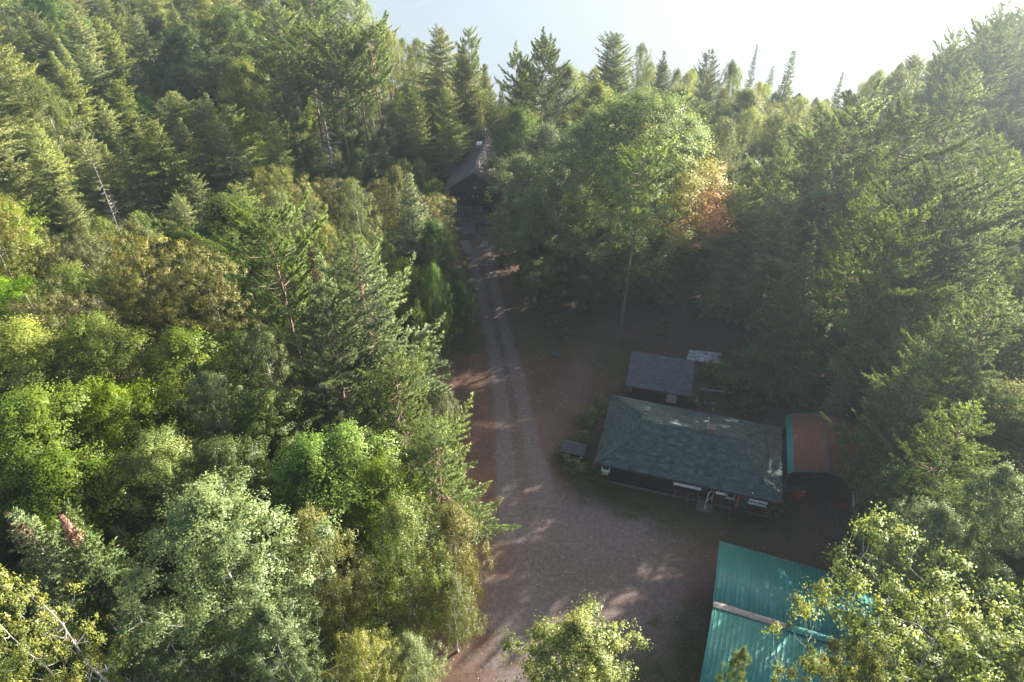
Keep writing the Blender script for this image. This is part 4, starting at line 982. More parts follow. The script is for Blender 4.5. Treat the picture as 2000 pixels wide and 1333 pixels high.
# concrete slabs in front of the house
def slab(pts, h, lab):
    q = [Vector((*at(*p)[:2], 0)) for p in pts]
    b = B(); c = sum(q, Vector()) / len(q)
    b.poly([Vector((v.x, v.y, h + float(ground_z(v.x, v.y)))) for v in q][::-1], .12, (0, 0, 1))
    o = b.build('concrete_slab', M['concrete']); tag(o, lab, 'slab', 'concrete slabs before the house')
slab([(889, 434), (930, 434), (927, 456), (906, 459), (892, 450)], .06, 'large cracked concrete slab just below the doorstep of the house')
slab([(898, 471), (919, 471), (922, 492), (910, 497), (903, 485)], .05, 'small tilted concrete slab at the left edge of the upper driveway')
slab([(941, 471), (953, 471), (953, 484), (938, 484)], .05, 'narrow concrete strip at the right of the upper driveway')

# ------------------------------------------------------------------ small things in the yard
def black_box():
    p = at(1120, 892)[:2]; t = thing('storage_box', 'black wooden box with sloping grey lid in the weeds left of the cabin', 'box', (*p, 0), R(-17))
    board_wall(t, (-.9, -.5), (.9, -.5), 0, .85, M['black'], .22, horizontal=True); board_wall(t, (.9, -.5), (.9, .5), 0, .95, M['black'], .22, horizontal=True)
    board_wall(t, (.9, .5), (-.9, .5), 0, 1.05, M['black'], .22, horizontal=True); board_wall(t, (-.9, .5), (-.9, -.5), 0, .95, M['black'], .22, horizontal=True)
    B().span((-.87, -.47, .02), (.87, .47, .84)).build('body', M['black'], t)
    ld = B().poly([(-1.0, -.62, .9), (1.0, -.62, .9), (1.0, .6, 1.16), (-1.0, .6, 1.16)], .05).build('lid', M['deck'], t)
    shingles('shingles', ld, (-1.0, -.62, .904), (1, 0, 0), (0, 1.22, .26), [(0, 0), (2, 0), (2, 1.24), (0, 1.24)], M['shingle_grey'], .2, .4, 31)
    B().box((.78, -.53, .6), (.14, .03, .2), rot=Matrix.Rotation(.5, 4, 'Y')).build('latch', M['white'], t)
black_box()
def sheet_pile():
    p = at(1372, 706)[:2]; t = thing('sheet_pile', 'pile of lumber under white corrugated roofing sheets behind the shed', 'lumber pile', (*p, 0), R(-9))
    for i in range(12): B().box((.08 * math.sin(i * 4), -.42 + .21 * (i % 4) + .05, .08 + .13 * (i // 4)), (3.0, .19, .11)).build('plank', M['lumber'], t)
    for j in range(3):
        y0 = -.72 + .5 * j
        ribbed_panel((-1.65 + .12 * j, y0, .50 + .03 * j), (-1.65 + .12 * j, y0 + .56, .52 + .03 * j), (1.6 + .1 * j, y0 + .06 * j, .48 + .03 * j), 3, .03, M['sheet'], t, 0, 'corrugated_sheet')
sheet_pile()
def bicycle(loc, rz, mat, lab, tilt):
    t = thing('bicycle', lab, 'bicycle', loc, rz, 'bicycles by the shed'); t.rotation_euler = (tilt, 0, rz)
    for s, nm in ((-.5, 0), (.52, 1)):
        pts = [(s + .32 * math.cos(a), 0, .34 + .32 * math.sin(a)) for a in np.linspace(0, 6.2832, 21)]
        wh = B().tube(pts, .022, 6, False).build('wheel', M['rubber'], t)
        b = B()
        for a in np.linspace(0, math.pi, 7)[:-1]: b.tube([(s + .31 * math.cos(a), 0, .34 + .31 * math.sin(a)), (s - .31 * math.cos(a), 0, .34 - .31 * math.sin(a))], .005, 4)
        b.build('spokes', M['metal'], wh)
    fr = B()
    for a, b in (((-.5, 0, .34), (-.12, 0, .32)), ((-.5, 0, .34), (-.2, 0, .78)), ((-.12, 0, .32), (-.2, 0, .85)), ((-.2, 0, .78), (.36, 0, .82)), ((-.12, 0, .32), (.36, 0, .76)), ((.36, 0, .9), (.52, 0, .34))): fr.tube([a, b], .02, 6)
    fr.build('frame', mat, t)
    B().box((-.22, 0, .9), (.26, .15, .06), bev=.02).build('saddle', M['rubber'], t)
    B().tube([(.36, 0, .85), (.35, 0, 1.0)], .018, 6).tube([(.25, -.28, 1.02), (.38, -.1, 1.0), (.38, .1, 1.0), (.25, .28, 1.02)], .016, 6).build('handlebar', M['metal'], t)
    B().tube([(-.12, -.1, .3), (-.12, .1, .3)], .07, 8).build('crank', M['steel'], t)
bicycle((*at(1352, 792)[:2], 0.02), R(-30), M['greybike'], 'silver bicycle leaning near the right corner of the shed', R(10))
bicycle((*at(1383, 800)[:2], 0.02), R(-62), M['bluebike'], 'blue bicycle standing in the weeds behind the cabin', R(-8))
t = thing('plank_rail', 'long grey plank resting on posts right of the shed', 'rail', (*at(1388, 778)[:2], 0), R(-12))
B().box((0, 0, .95), (2.2, .2, .05)).build('plank', M['oldwood'], t)
for s in (-.9, .9): B().box((s, 0, .46), (.1, .1, .92)).build('post', M['oldwood'], t)
t = thing('basin', 'small round blue basin on a short stem beside the track', 'basin', (*at(1083, 697)[:2], 0))
B().tube([(0, 0, 0), (0, 0, .28)], .05, 8).build('stem', M['steel'], t)
B().tube([(0, 0, .24), (0, 0, .28), (0, 0, .38)], [.12, .26, .34], 16).build('bowl', M['blue'], t)
t = thing('stake', 'pale thin stake standing behind the blue basin', 'stake', (*at(1083, 690)[:2], 0))
B().tube([(0, 0, 0), (.03, .02, .95)], .03, 6).build('shaft', M['oldwood'], t)
t = thing('pole', 'thin pale pole at the edge of the left trees by the driveway', 'pole', (*at(877, 690)[:2], 0))
B().tube([(0, 0, 0), (-.1, .0, 3.4)], [.045, .03], 6).build('shaft', M['oldwood'], t)
B().tube([(-.1, 0, 3.38), (-.1, 0, 3.45)], .05, 6).build('cap', M['metal'], t)
tag(B().box((0, 0, .14), (.34, .26, .28), bev=.05).tube([(0, 0, .27), (0, 0, .34)], .05, 8).build('jug', M['white']), 'small white jug lying on the ground right of the cabin', 'jug')
bpy.data.objects['jug'].location = (*at(1570, 749)[:2], 0)

# ------------------------------------------------------------------ trees
PLACED = []                                   # (x, y, spacing)
TREES = [0]
def place(kind, x, y, H, label, cat='tree', group=None, rot=0.0, rs=1.0, mat=None, lean=0.0, lean_dir=0.0, name=None, bmat=None):
    a = ARCH[kind]; s = H / a.H
    nm = name or {'aspen': 'aspen_tree', 'maple': 'maple_tree', 'birch': 'birch_tree', 'ash': 'broadleaf_tree', 'oak': 'broadleaf_tree', 'shrub': 'shrub', 'wpine': 'pine_tree', 'rpine': 'pine_tree',
                  'spruce': 'spruce_tree', 'spire': 'spruce_tree', 'tam': 'conifer_tree', 'cedar': 'conifer_tree', 'dead': 'dead_tree'}[kind.rstrip('123')]
    o = thing(nm, label, cat, (x, y, float(ground_z(x, y)) - 0.05), rot, group)
    if lean: o.rotation_euler = (Matrix.Rotation(lean, 3, Vector((-math.sin(lean_dir), math.cos(lean_dir), 0))) @ Matrix.Rotation(rot, 3, 'Z')).to_euler()
    o.scale = (s * rs, s * rs, s)
    t = link('trunk', a.trunk, o)
    if bmat: t.material_slots[0].link = 'OBJECT'; t.material_slots[0].material = BM[bmat]
    if a.crown:
        c = link('crown', a.crown, o)
        if mat: c.material_slots[0].link = 'OBJECT'; c.material_slots[0].material = LM[mat]
    PLACED.append((x, y, a.rad * s * rs)); TREES[0] += 1
    return o
def top(kind, px, py, H, label, **kw):
    p = at(px, py, H * 0.985); kw.setdefault('rot', (px * 0.37 + py * 0.11) % 6.28)
    return place(kind, p[0], p[1], H, label, **kw)
KEY = [
 # kind, top px, top py, height, radius scale, material, label
 ('aspen3', 1865, 1205, 22.5, .9, None, 'yellow green aspen with forked white limbs over the teal garage roof'),
 ('aspen1', 1700, 1285, 21, .42, None, 'lower aspen crown over the teal roof, left of the forked white trunk'),
 ('aspen2', 1120, 1245, 20, .8, 'aspen', 'aspen top rising into the bottom of the yard between forest and garage'),
 ('aspen2', 1450, 1275, 12, .3, 'poplar', 'small dull green treetop in front of the near teal roof slope'),
 ('aspen2', 380, 985, 19, 1.2, 'poplar', 'large pale green aspen with white trunk in the lower left'),
 ('aspen3', -15, 1165, 21, .5, 'aspen', 'yellowish aspen at the left edge beside the bare pale branched tree'),
 ('birch1', 615, 1000, 15, .85, 'olive', 'olive brown birch right of the large pale aspen'),
 ('birch2', 775, 985, 15.5, .85, 'birch', 'slender drooping birch between the olive birch and the yard'),
 ('birch2', 880, 1000, 12.5, .9, 'olive', 'yellow leaved birch at the edge of the yard'),
 ('birch2', 880, 1125, 9, .9, 'birch', 'short leafy birch overhanging the red litter at the yard edge'),
 ('birch1', 700, 1235, 12, .9, 'lime', 'low bright birch at the bottom edge right of the large pale aspen'),
 ('birch2', 800, 1250, 10, .8, 'birch', 'low green birch at the bottom edge beside the yard'),
 ('aspen2', 520, 1190, 14, .8, 'poplar', 'pale poplar below the large aspen at the bottom edge'),
 ('aspen2', 300, 1190, 14, .8, 'poplar', 'poplar under the left side of the large pale aspen'),
 ('spruce2', 15, 1005, 15, 1.0, 'spruce', 'dark spruce with red brown coned tip at the left edge'),
 ('spruce2', 120, 1010, 14.5, .95, 'spruce', 'dark spruce with red brown coned tip, second from the left edge'),
 ('spruce2', 608, 492, 17, .85, 'spruce', 'spruce with red brown coned tip beside the tall red pine'),
 ('maple2', 35, 655, 15, 1.0, 'lime', 'light green maple at the left edge below the olive trees'),
 ('maple1', 165, 650, 14.5, .85, 'maple', 'bright green maple with upright shoots near the left edge'),
 ('maple1', 60, 790, 15, 1.0, 'maple', 'broad sunlit maple at the left edge'),
 ('maple1', 190, 770, 13.5, .9, 'maple', 'yellow green maple inward of the broad sunlit one'),
 ('maple2', 90, 900, 13, 1.05, 'maple', 'low yellow green maple above the coned spruces'),
 ('maple2', 360, 660, 14, .95, 'maple', 'yellow topped maple below the olive crowns'),
 ('aspen2', 400, 735, 13.5, .85, 'poplar', 'grey green poplar among the maples at left'),
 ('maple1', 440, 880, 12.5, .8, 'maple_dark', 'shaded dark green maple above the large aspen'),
 ('maple1', 300, 880, 13, .8, 'maple', 'mid green maple above the left half of the large aspen'),
 ('maple2', 590, 880, 13.5, .95, 'maple', 'bright maple below the big white pine'),
 ('maple2', 665, 850, 13.5, .9, 'maple', 'yellow green maple touching the foot of the big white pine'),
 ('maple2', 730, 930, 12, .8, 'maple', 'sunlit maple at the right of the maple group over the birches'),
 ('maple1', 520, 780, 13, .7, 'maple_dark', 'dark maple between the red pine and the bright maples'),
 ('rpine1', 520, 432, 20, .85, 'rpine', 'tall red pine with tufted crown in the middle of the left forest'),
 ('wpine1', 690, 470, 21, 1.05, None, 'big feathery white pine leaning its boughs over the driveway'),
 ('wpine3', 635, 590, 18, .85, None, 'white pine in front of the left side of the big feathery one'),
 ('wpine3', 845, 830, 14, .95, None, 'low white pine bough mass at the yard edge below the big pine'),
 ('wpine3', 765, 700, 16, .8, None, 'white pine under the right side of the big feathery one'),
 ('ash1', 265, 480, 16, .85, 'olive', 'round olive yellow tree left of the tall red pine'),
 ('ash1', 385, 500, 15.5, .8, 'olive', 'golden olive tree next to the tall red pine'),
 ('ash1', 60, 590, 15, .8, 'olive', 'olive tree at the left edge with dead twigs above it'),
 ('ash1', 140, 590, 14, .7, 'olive', 'olive tree right of the one at the left edge'),
 ('birch1', 700, 470, 15, .8, 'birch', 'pale birch behind the big white pine'),
 ('birch1', 620, 430, 15, .8, 'lime', 'light green birch between the red pine and the big white pine'),
 ('birch1', 690, 350, 14, .85, 'birch', 'yellow green birch left of the grey spruce by the driveway'),
 ('birch2', 770, 330, 13, .9, 'olive', 'olive birch just behind the grey spruce by the driveway'),
 ('spruce1', 795, 345, 17, .95, 'bluespruce', 'grey green spruce left of the driveway below the house'),
 ('maple2', 850, 440, 12, .75, 'maple_dark', 'dark green maple bordering the upper driveway on the left'),
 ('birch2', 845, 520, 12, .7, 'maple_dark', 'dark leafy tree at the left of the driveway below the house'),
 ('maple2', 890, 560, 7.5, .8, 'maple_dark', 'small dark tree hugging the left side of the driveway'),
 # understorey between the top pines
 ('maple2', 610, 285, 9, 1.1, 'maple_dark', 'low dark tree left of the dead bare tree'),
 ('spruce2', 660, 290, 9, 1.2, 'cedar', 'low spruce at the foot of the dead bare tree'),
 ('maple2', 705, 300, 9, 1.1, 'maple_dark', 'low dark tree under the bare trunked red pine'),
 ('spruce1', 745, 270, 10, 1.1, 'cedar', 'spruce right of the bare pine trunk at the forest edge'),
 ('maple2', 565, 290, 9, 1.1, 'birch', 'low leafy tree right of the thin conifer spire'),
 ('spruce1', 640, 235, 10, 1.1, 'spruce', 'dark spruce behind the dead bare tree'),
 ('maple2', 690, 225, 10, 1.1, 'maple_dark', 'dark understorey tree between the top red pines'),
 ('maple2', 775, 225, 11, 1.0, 'birch', 'leafy tree between the red pines and the house spruces'),
 # upper left conifers
 ('tam1', 430, 240, 14.5, .95, None, 'pale tamarack standing forward on the right of the upper left conifers'),
 ('tam1', 295, 238, 16, 1.1, None, 'broad pale tamarack in the middle of the upper left conifers'),
 ('tam2', 240, 285, 14, 1.0, None, 'tamarack just left of the broad pale one'),
 ('tam1', 150, 280, 15, .9, None, 'pointed tamarack with a dead leader beside it'),
 ('tam1', 60, 250, 16, 1.0, None, 'wide tamarack near the left edge of the upper conifers'),
 ('spruce2', 20, 325, 13, .9, 'tamarack', 'slim pale spruce at the left edge of the upper conifers'),
 ('tam2', 195, 200, 14, .9, None, 'tamarack with shaded right side behind the pointed one'),
 ('tam1', 130, 140, 15, .9, None, 'tall tamarack high on the upper left'),
 ('spire', 518, 182, 17, 1.2, 'tamarack', 'thin spire of a conifer left of the dead tree'),
 ('tam2', 262, 240, 13, .8, None, 'narrow conifer tip behind the broad pale tamarack'),
 ('dead', 75, 1185, 19, .8, None, 'bare pale branched tree in the bottom left corner'),
 ('dead', 632, 200, 15, 1.0, None, 'dead bare tree among the red pines'),
 ('dead', 175, 300, 15, .5, None, 'grey dead leader rising beside the pointed tamarack'),
 ('dead', 50, 575, 15, .6, None, 'bare grey twigs above the olive tree at the left edge'),
 # red pines at top
 ('rpine2', 725, 60, 22, .95, None, 'tall red pine with long bare trunk nearest the house'),
 ('rpine2', 690, 75, 21, .9, None, 'red pine just left of the bare trunked one'),
 ('rpine1', 645, 70, 22, .95, None, 'bushy red pine behind the dead tree'),
 ('rpine1', 590, 60, 21, 1.0, None, 'red pine left of the bushy one at the top'),
 ('rpine1', 540, 110, 20, 1.0, None, 'dark red pine above the thin conifer spire'),
 ('wpine2', 680, 8, 19, .9, None, 'white pine at the top edge against the lake'),
 ('maple1', 430, 30, 18, 1.0, 'maple_dark', 'large dense green tree at the top edge left of the pines'),
 ('maple1', 350, 60, 17, 1.0, 'maple_dark', 'dense green tree at the top edge above the tamaracks'),
 ('maple2', 470, 130, 16, 1.0, 'lime', 'light green tree below the dense ones at the top'),
 ('birch1', 760, 60, 16, .9, 'lime', 'light birch at the lake edge right of the top red pines'),
 ('birch1', 810, 75, 15, .9, 'birch', 'birch left of the tall spruce behind the house'),
 ('tam3', 862, 58, 19, 1.05, 'cedar', 'tall drooping spruce behind the left of the house'),
 ('tam3', 905, 110, 17, .9, 'cedar', 'drooping spruce directly behind the house'),
 ('wpine2', 915, 58, 20, .72, None, 'dark green pine rising against the lake behind the house'),
 ('tam3', 810, 190, 14, .9, 'cedar', 'spruce left of the house in front of the tall drooping one'),
 ('tam3', 870, 175, 15, .85, 'cedar', 'spruce whose trunk stands just left of the house roof'),
 ('spruce2', 940, 200, 12, .8, 'cedar', 'small spruce above the roof ridge of the house'),
 ('rpine1', 1065, 92, 20, 1.0, None, 'broad open red pine standing against the lake right of the house'),
 ('rpine2', 1010, 110, 18, .8, None, 'thin red pine left of the broad open one'),
 # right of house
 ('maple2', 1005, 225, 14, 1.0, 'maple_dark', 'leafy tree hiding the right side of the house'),
 ('maple2', 1062, 255, 14, 1.05, 'poplar', 'feathery light green tree right of the house'),
 ('maple2', 1015, 320, 14, 1.0, 'poplar', 'tree overhanging the house front from the right'),
 ('maple1', 1050, 380, 14, .8, 'maple_dark', 'shaded tree at the right of the upper driveway'),
 ('wpine2', 1170, 225, 19, .9, None, 'dark pine between the leafy trees and the big round crown'),
 ('oak', 1265, 205, 21, 1.22, None, 'big round crowned tree turning orange on its right side'),
 ('rpine2', 1255, 300, 19.5, .9, None, 'red pine with bare trunk in front of the big round crown'),
 ('wpine2', 1140, 330, 16, .8, None, 'shaded pine below the dark pine right of the driveway'),
 ('cedar', 1205, 66, 18, 1.1, 'wpine', 'dense dark pine against the lake above the big round crown'),
 ('birch1', 1250, 85, 15, .8, 'birch', 'birch just right of the dense dark pine by the lake'),
 ('spruce1', 1300, 100, 15, .8, 'bluespruce', 'grey spruce at the lake edge above the big round crown'),
 ('wpine2', 1390, 98, 14, .7, None, 'small pine at the lake edge left of the pointed spruces'),
 ('spire', 1480, 84, 14, .6, 'bluespruce', 'thin grey conifer spike at the lake edge'),
 ('spire', 1516, 115, 10, 1.2, None, 'short dark spruce tip left of the black spire'),
 ('spire', 1546, 104, 15, 1.2, None, 'black spire of a spruce against the lake'),
 ('spire', 1647, 145, 13, .75, None, 'thin dark spire at the lake edge, rightmost of the three'),
 # right forest
 ('rpine1', 1660, 225, 22, 1.15, None, 'tall red pine with thick grey trunk and dead limbs right of the yard'),
 ('rpine1', 1780, 235, 21, 1.0, None, 'red pine behind the thick trunked one'),
 ('wpine1', 1900, 130, 22, .95, None, 'tall hazy white pine near the upper right edge'),
 ('wpine1', 1965, 10, 24, .8, None, 'bluish pine at the top right corner'),
 ('wpine2', 1870, 60, 20, .8, None, 'hazy pine left of the one in the top right corner'),
 ('wpine1', 1975, 300, 22, .9, None, 'hazy white pine at the right edge'),
 ('rpine1', 1860, 370, 21, 1.0, None, 'red pine inward of the hazy white pine at the right edge'),
 ('rpine2', 1760, 430, 20, .9, None, 'shaded red pine right of the thick trunk'),
 ('wpine1', 1960, 560, 20, .9, None, 'bluish white pine at the right edge level with the cabin'),
 ('wpine2', 1850, 640, 17, .9, None, 'shaded white pine above the rusty carport'),
 ('wpine2', 1800, 740, 15, .9, None, 'white pine overhanging the rusty carport from the right'),
 ('wpine2', 1900, 800, 16, .9, None, 'dark white pine right of the carport near the edge'),
 ('cedar', 1600, 330, 16, 1.1, None, 'shaded cedar right of the orange tinted crown'),
 ('cedar', 1520, 225, 14, 1.1, None, 'cedar behind the right side of the big round crown'),
 ('spruce1', 1590, 480, 16, 1.1, None, 'broad dark spruce at the back rim of the clearing'),
 ('spruce1', 1610, 420, 13, .9, None, 'dark spruce below the thick trunked red pine'),
 ('aspen2', 1845, 1000, 15, .8, 'poplar', 'shaded poplar at the right below the carport'),
 ('aspen2', 1960, 930, 16, .8, 'poplar', 'shaded poplar at the right edge below the pines'),
 ('aspen2', 1760, 930, 12, .75, 'maple_dark', 'dark leafy tree between the carport and the bottom right aspen'),
 ('aspen2', 1950, 1120, 13, .8, 'poplar', 'shaded tree right of the yellow green aspen'),
]
for wx, wy, H, kd, rs, mt, lab in [
 (31.5, 46.5, 17, 'wpine3', .85, None, 'dense shaded white pine behind the carport'), (35.5, 41, 16, 'wpine2', 1.0, None, 'shaded white pine right of the rusty carport'),
 (30.5, 53, 19, 'wpine3', .8, None, 'dense white pine at the right rim of the clearing'), (37, 48, 19, 'wpine1', .8, None, 'tall white pine two rows behind the carport'),
 (34.5, 35.5, 13, 'cedar', 1.1, None, 'dark cedar beyond the right side of the carport'), (41, 42, 18, 'wpine3', .8, None, 'white pine in the second row right of the carport'),
 (25.5, 58.5, 16, 'cedar', 1.15, None, 'shaded cedar at the back rim of the clearing'), (33, 59, 20, 'wpine1', .75, None, 'tall white pine at the back right of the clearing'),
 (22.5, 61.5, 15, 'cedar', 1.2, None, 'dark cedar right of the orange tinted crown at the clearing'), (27.5, 66, 17, 'wpine3', .8, None, 'shaded white pine behind the cedars at the back of the clearing'), (21.5, 67.5, 13, 'cedar', 1.2, None, 'dark cedar tucked behind the right side of the big round crown'),
 (7.5, 61.5, 7.5, 'maple2', 1.2, 'maple_dark', 'low dark tree nearest the track under the big round crown'), (12, 62, 8, 'maple1', .9, 'maple_dark', 'low dark tree left of the bare pine trunk under the round crown'),
 (15.8, 62, 7.5, 'maple2', 1.2, 'maple_dark', 'low dark tree just right of the bare pine trunk'), (19.2, 62.5, 8.5, 'maple1', .8, 'maple_dark', 'low dark tree under the orange fringe of the round crown'), (4.2, 64, 8.5, 'maple2', 1.1, 'maple_dark', 'low dark tree on the right bank of the upper wheel tracks'),
 (9.5, 64, 9, 'maple2', 1.1, 'maple_dark', 'low shaded maple under the left of the big round crown'), (17.5, 65, 9.5, 'maple2', 1.1, 'maple_dark', 'low shaded maple under the right of the big round crown'),
 (5.0, 68, 11, 'maple1', .8, 'maple_dark', 'shaded maple between the driveway and the big round crown')]:
    q_ = project([(wx, wy, H * .985)])[0]; KEY.append((kd, q_[0], q_[1], H, rs, mt, lab))
KEYPOS = []
for kd, px, py, H, rs, mt, lab in KEY:
    p_ = at(px, py, H * .985); KEYPOS.append((kd, p_[0], p_[1], H, ARCH[kd].rad * H / ARCH[kd].H * rs))
    kw = {}
    if lab.startswith('yellow green aspen with forked'): kw = dict(rot=.6)
    if kd == 'oak': kw = dict(rot=0.0)
    o = top(kd, px, py, H, lab, rs=rs, mat=mt, **kw)
    if 'coned tip' in lab:            # cones crowded round the tip
        rng = np.random.default_rng(px); n = 420; a = ARCH[kd]; zc = a.H * (1 - .16 * rng.random(n) ** .8)
        rr = (a.H - zc) * .24 * (.4 + .6 * rng.random(n)) + .05; ph = rng.random(n) * 6.28
        C = np.column_stack([rr * np.cos(ph) + np.interp(zc, [0, a.H], [0, 0]), rr * np.sin(ph), zc])
        V, Fq = diamonds(C, nz(np.column_stack([np.cos(ph), np.sin(ph), .3 + 0 * ph]) + rng.normal(size=(n, 3)) * .3), np.full(n, .16), .5, rng)
        link('cones', mesh_np('cones', V, [(4, Fq)], LM['cone'], {'v': rng.random(n)}), o)['kind'] = 'stuff'

CLEAR = [(866, 372), (925, 300), (945, 268), (975, 290), (978, 440), (968, 480), (1000, 590), (1040, 640), (1110, 650), (1200, 635), (1222, 685), (1420, 685), (1440, 610), (1500, 590), (1545, 660),
         (1530, 760), (1600, 795), (1665, 835), (1690, 960), (1640, 1040), (1640, 1110), (1760, 1333), (1700, 1500), (850, 1500), (850, 1310), (935, 1180), (945, 1000), (905, 860), (890, 760), (872, 700), (880, 640), (918, 560), (886, 450)]
WATER = [(700, -300), (715, 5), (770, 50), (830, 85), (880, 95), (945, 105), (960, 165), (990, 168), (1000, 120), (1110, 120), (1160, 122), (1250, 100), (1290, 115), (1400, 105), (1480, 125),
         (1560, 180), (1650, 178), (1760, 115), (1850, 90), (1900, 62), (2000, 10), (2300, -100), (2300, -300)]
rng = np.random.default_rng(2024)
HERO = []                                     # image ellipses of the individually placed crowns: nothing nearer may hide them
for kd, x, y, H, rad in KEYPOS:
    z0_ = max(ARCH[kd].crown0 * H / ARCH[kd].H, H * .35); q = project([(x, y, z0_), (x, y, H), (x - rad, y, H * .6), (x + rad, y, H * .6)])
    HERO.append(((q[:2, 0].mean(), q[:2, 1].mean(), (q[3, 0] - q[2, 0]) / 2 * .8, abs(q[0, 1] - q[1, 1]) / 2 * .85), math.hypot(x, y)))
BLD = [(14.75, 39.35, 8.2), (13.7, 48.1, 4), (17.6, 21.7, 8.5), (25.5, 38.7, 4.2), (-4.0, 88, 8), (18.7, 52.2, 2.5)]
NOFRONT = [(975, 190), (1470, 190), (1470, 640), (1000, 640)]
def allowed(x, y, H, rad):
    if math.hypot(x, y) < 67 and inside(NOFRONT, project([(x, y, H), (x, y, H * .5)])).any(): return False
    dd = math.hypot(x, y); tp = project([(x, y, H * .97), (x - rad * .6, y, H * .75), (x + rad * .6, y, H * .75)])
    for (kx, ky, ka, kb), kd_ in HERO:
        if dd < kd_ - 1.0 and ((((tp[:, 0] - kx) / ka) ** 2 + ((tp[:, 1] - ky) / kb) ** 2) < 1).any(): return False
    if np.interp(x, SHX, SHY) - y < 8: return False
    if any(math.hypot(x - a, y - b_) < r for a, b_, r in BLD): return False
    if seg_dist(np.array(x), np.array(y), DRIVE + [(-4.5, 80)]) < 3.2: return False
    zs = np.array([.35, .6, .8, 1.0]) * H; rr = np.array([1, .9, .6, .1]) * rad * .85
    P = np.array([(x + s * r, y, z) for z, r in zip(zs, rr) for s in (-1, 0, 1)]); q = project(P)
    return not (inside(CLEAR, q).any() or inside(WATER, q).any())
ZONES = {
 'conifer': ([('tam1', None, 15), ('tam2', None, 14), ('spruce1', 'tamarack', 15), ('wpine2', None, 14), ('tam3', None, 16), ('birch1', 'birch', 14), ('maple1', 'maple_dark', 13)], [.24, .16, .12, .10, .22, .09, .07]),
 'top': ([('rpine1', None, 19), ('maple1', 'maple_dark', 15), ('birch1', 'lime', 14), ('wpine2', None, 17), ('spruce1', None, 14), ('birch2', 'birch', 13)], [.2, .2, .18, .16, .16, .10]),
 'house': ([('spruce1', 'cedar', 14), ('cedar', None, 13), ('birch1', 'lime', 13), ('birch2', 'birch', 12), ('maple2', 'maple_dark', 12)], [.3, .2, .2, .15, .15]),
 'lakeside': ([('birch1', 'lime', 13), ('birch2', 'birch', 12), ('maple2', 'lime', 12), ('cedar', None, 12), ('aspen2', 'birch', 13), ('spruce2', 'bluespruce', 12), ('ash1', 'olive', 12)], [.30, .24, .18, .06, .12, .03, .07]),
 'right': ([('wpine3', None, 18), ('rpine1', None, 19), ('cedar', None, 13), ('aspen2', 'birch', 15), ('birch1', 'birch', 14), ('maple2', 'poplar', 13)], [.20, .22, .10, .14, .20, .14]),
 'left': ([('maple1', 'maple', 13), ('maple2', 'maple_dark', 12), ('birch1', 'birch', 13), ('ash1', 'olive', 13), ('aspen2', 'poplar', 14), ('spruce2', None, 12)], [.26, .2, .18, .14, .12, .10]),
}
WHERE = {'conifer': 'in the conifer forest at the upper left', 'top': 'in the tall mixed forest at the top left', 'house': 'in the woods close round the far house',
         'lakeside': 'in the pale woods along the lake shore', 'right': 'in the hazy shaded forest at the right', 'left': 'in the sunlit leafy forest at the left'}
WORD = {'tam1': 'feathery tamarack', 'tam2': 'slim tamarack', 'spruce1': 'broad spruce', 'spruce2': 'small spruce', 'birch1': 'birch', 'birch2': 'drooping birch', 'rpine1': 'red pine', 'wpine2': 'white pine', 'wpine3': 'spreading white pine', 'tam3': 'broad tamarack',
        'maple1': 'spreading maple', 'maple2': 'upright maple', 'cedar': 'cedar', 'aspen2': 'poplar', 'ash1': 'olive leafed tree'}
def zone(px, py):
    if px < 500 and py < 470: return 'conifer'
    if px < 780 and py < 330: return 'top'
    if px < 1000 and py < 330: return 'house'
    if px > 1450 and py > 300 or px > 1750: return 'right'
    if px >= 1000 and py < 330: return 'lakeside'
    if px >= 960: return 'right'
    return 'left'
LAND = [('the far house', 920, 330), ('the dead bare tree', 640, 240), ('the broad open red pine', 1065, 130), ('the black spire', 1546, 140), ('the orange tinted crown', 1290, 330), ('the rusty carport', 1600, 860),
 ('the long cabin', 1340, 880), ('the shed', 1290, 730), ('the teal garage', 1500, 1200), ('the big white pine', 720, 650), ('the tall red pine', 530, 540), ('the golden olive tree', 390, 560), ('the grey spruce', 800, 440),
 ('the broad pale tamarack', 300, 330), ('the pointed tamarack', 150, 350), ('the thin conifer spire', 520, 260), ('the large pale aspen', 390, 1130), ('the coned spruces', 70, 1060), ('the olive birch', 615, 1090), ('the grey green poplar', 400, 790),
 ('the broad sunlit maple', 60, 860), ('the thick grey pine trunk', 1620, 480), ('the forked white aspen', 1720, 1180), ('the top right corner', 1990, 20), ('the top left corner', 10, 10), ('the bare trunked red pine', 730, 150), ('the dense dark lakeside pine', 1205, 110),
 ('the blue basin', 1083, 690), ('the pale pole', 873, 660), ('the left edge at mid height', 10, 600), ('the right edge at mid height', 1990, 650), ('the dense trees at the top edge', 400, 90), ('the bottom right corner', 1990, 1300), ('the bottom left corner', 10, 1300),
 ('the upper left conifer edge', 10, 250), ('the hazy right edge pine', 1960, 350), ('the middle of the upper left conifers', 200, 130)]
ORD = ['', 'second ', 'third ', 'fourth ', 'fifth ', 'sixth ', 'seventh ', 'eighth ', 'ninth ', 'tenth ', 'eleventh ', 'twelfth ', 'thirteenth ', 'fourteenth ']
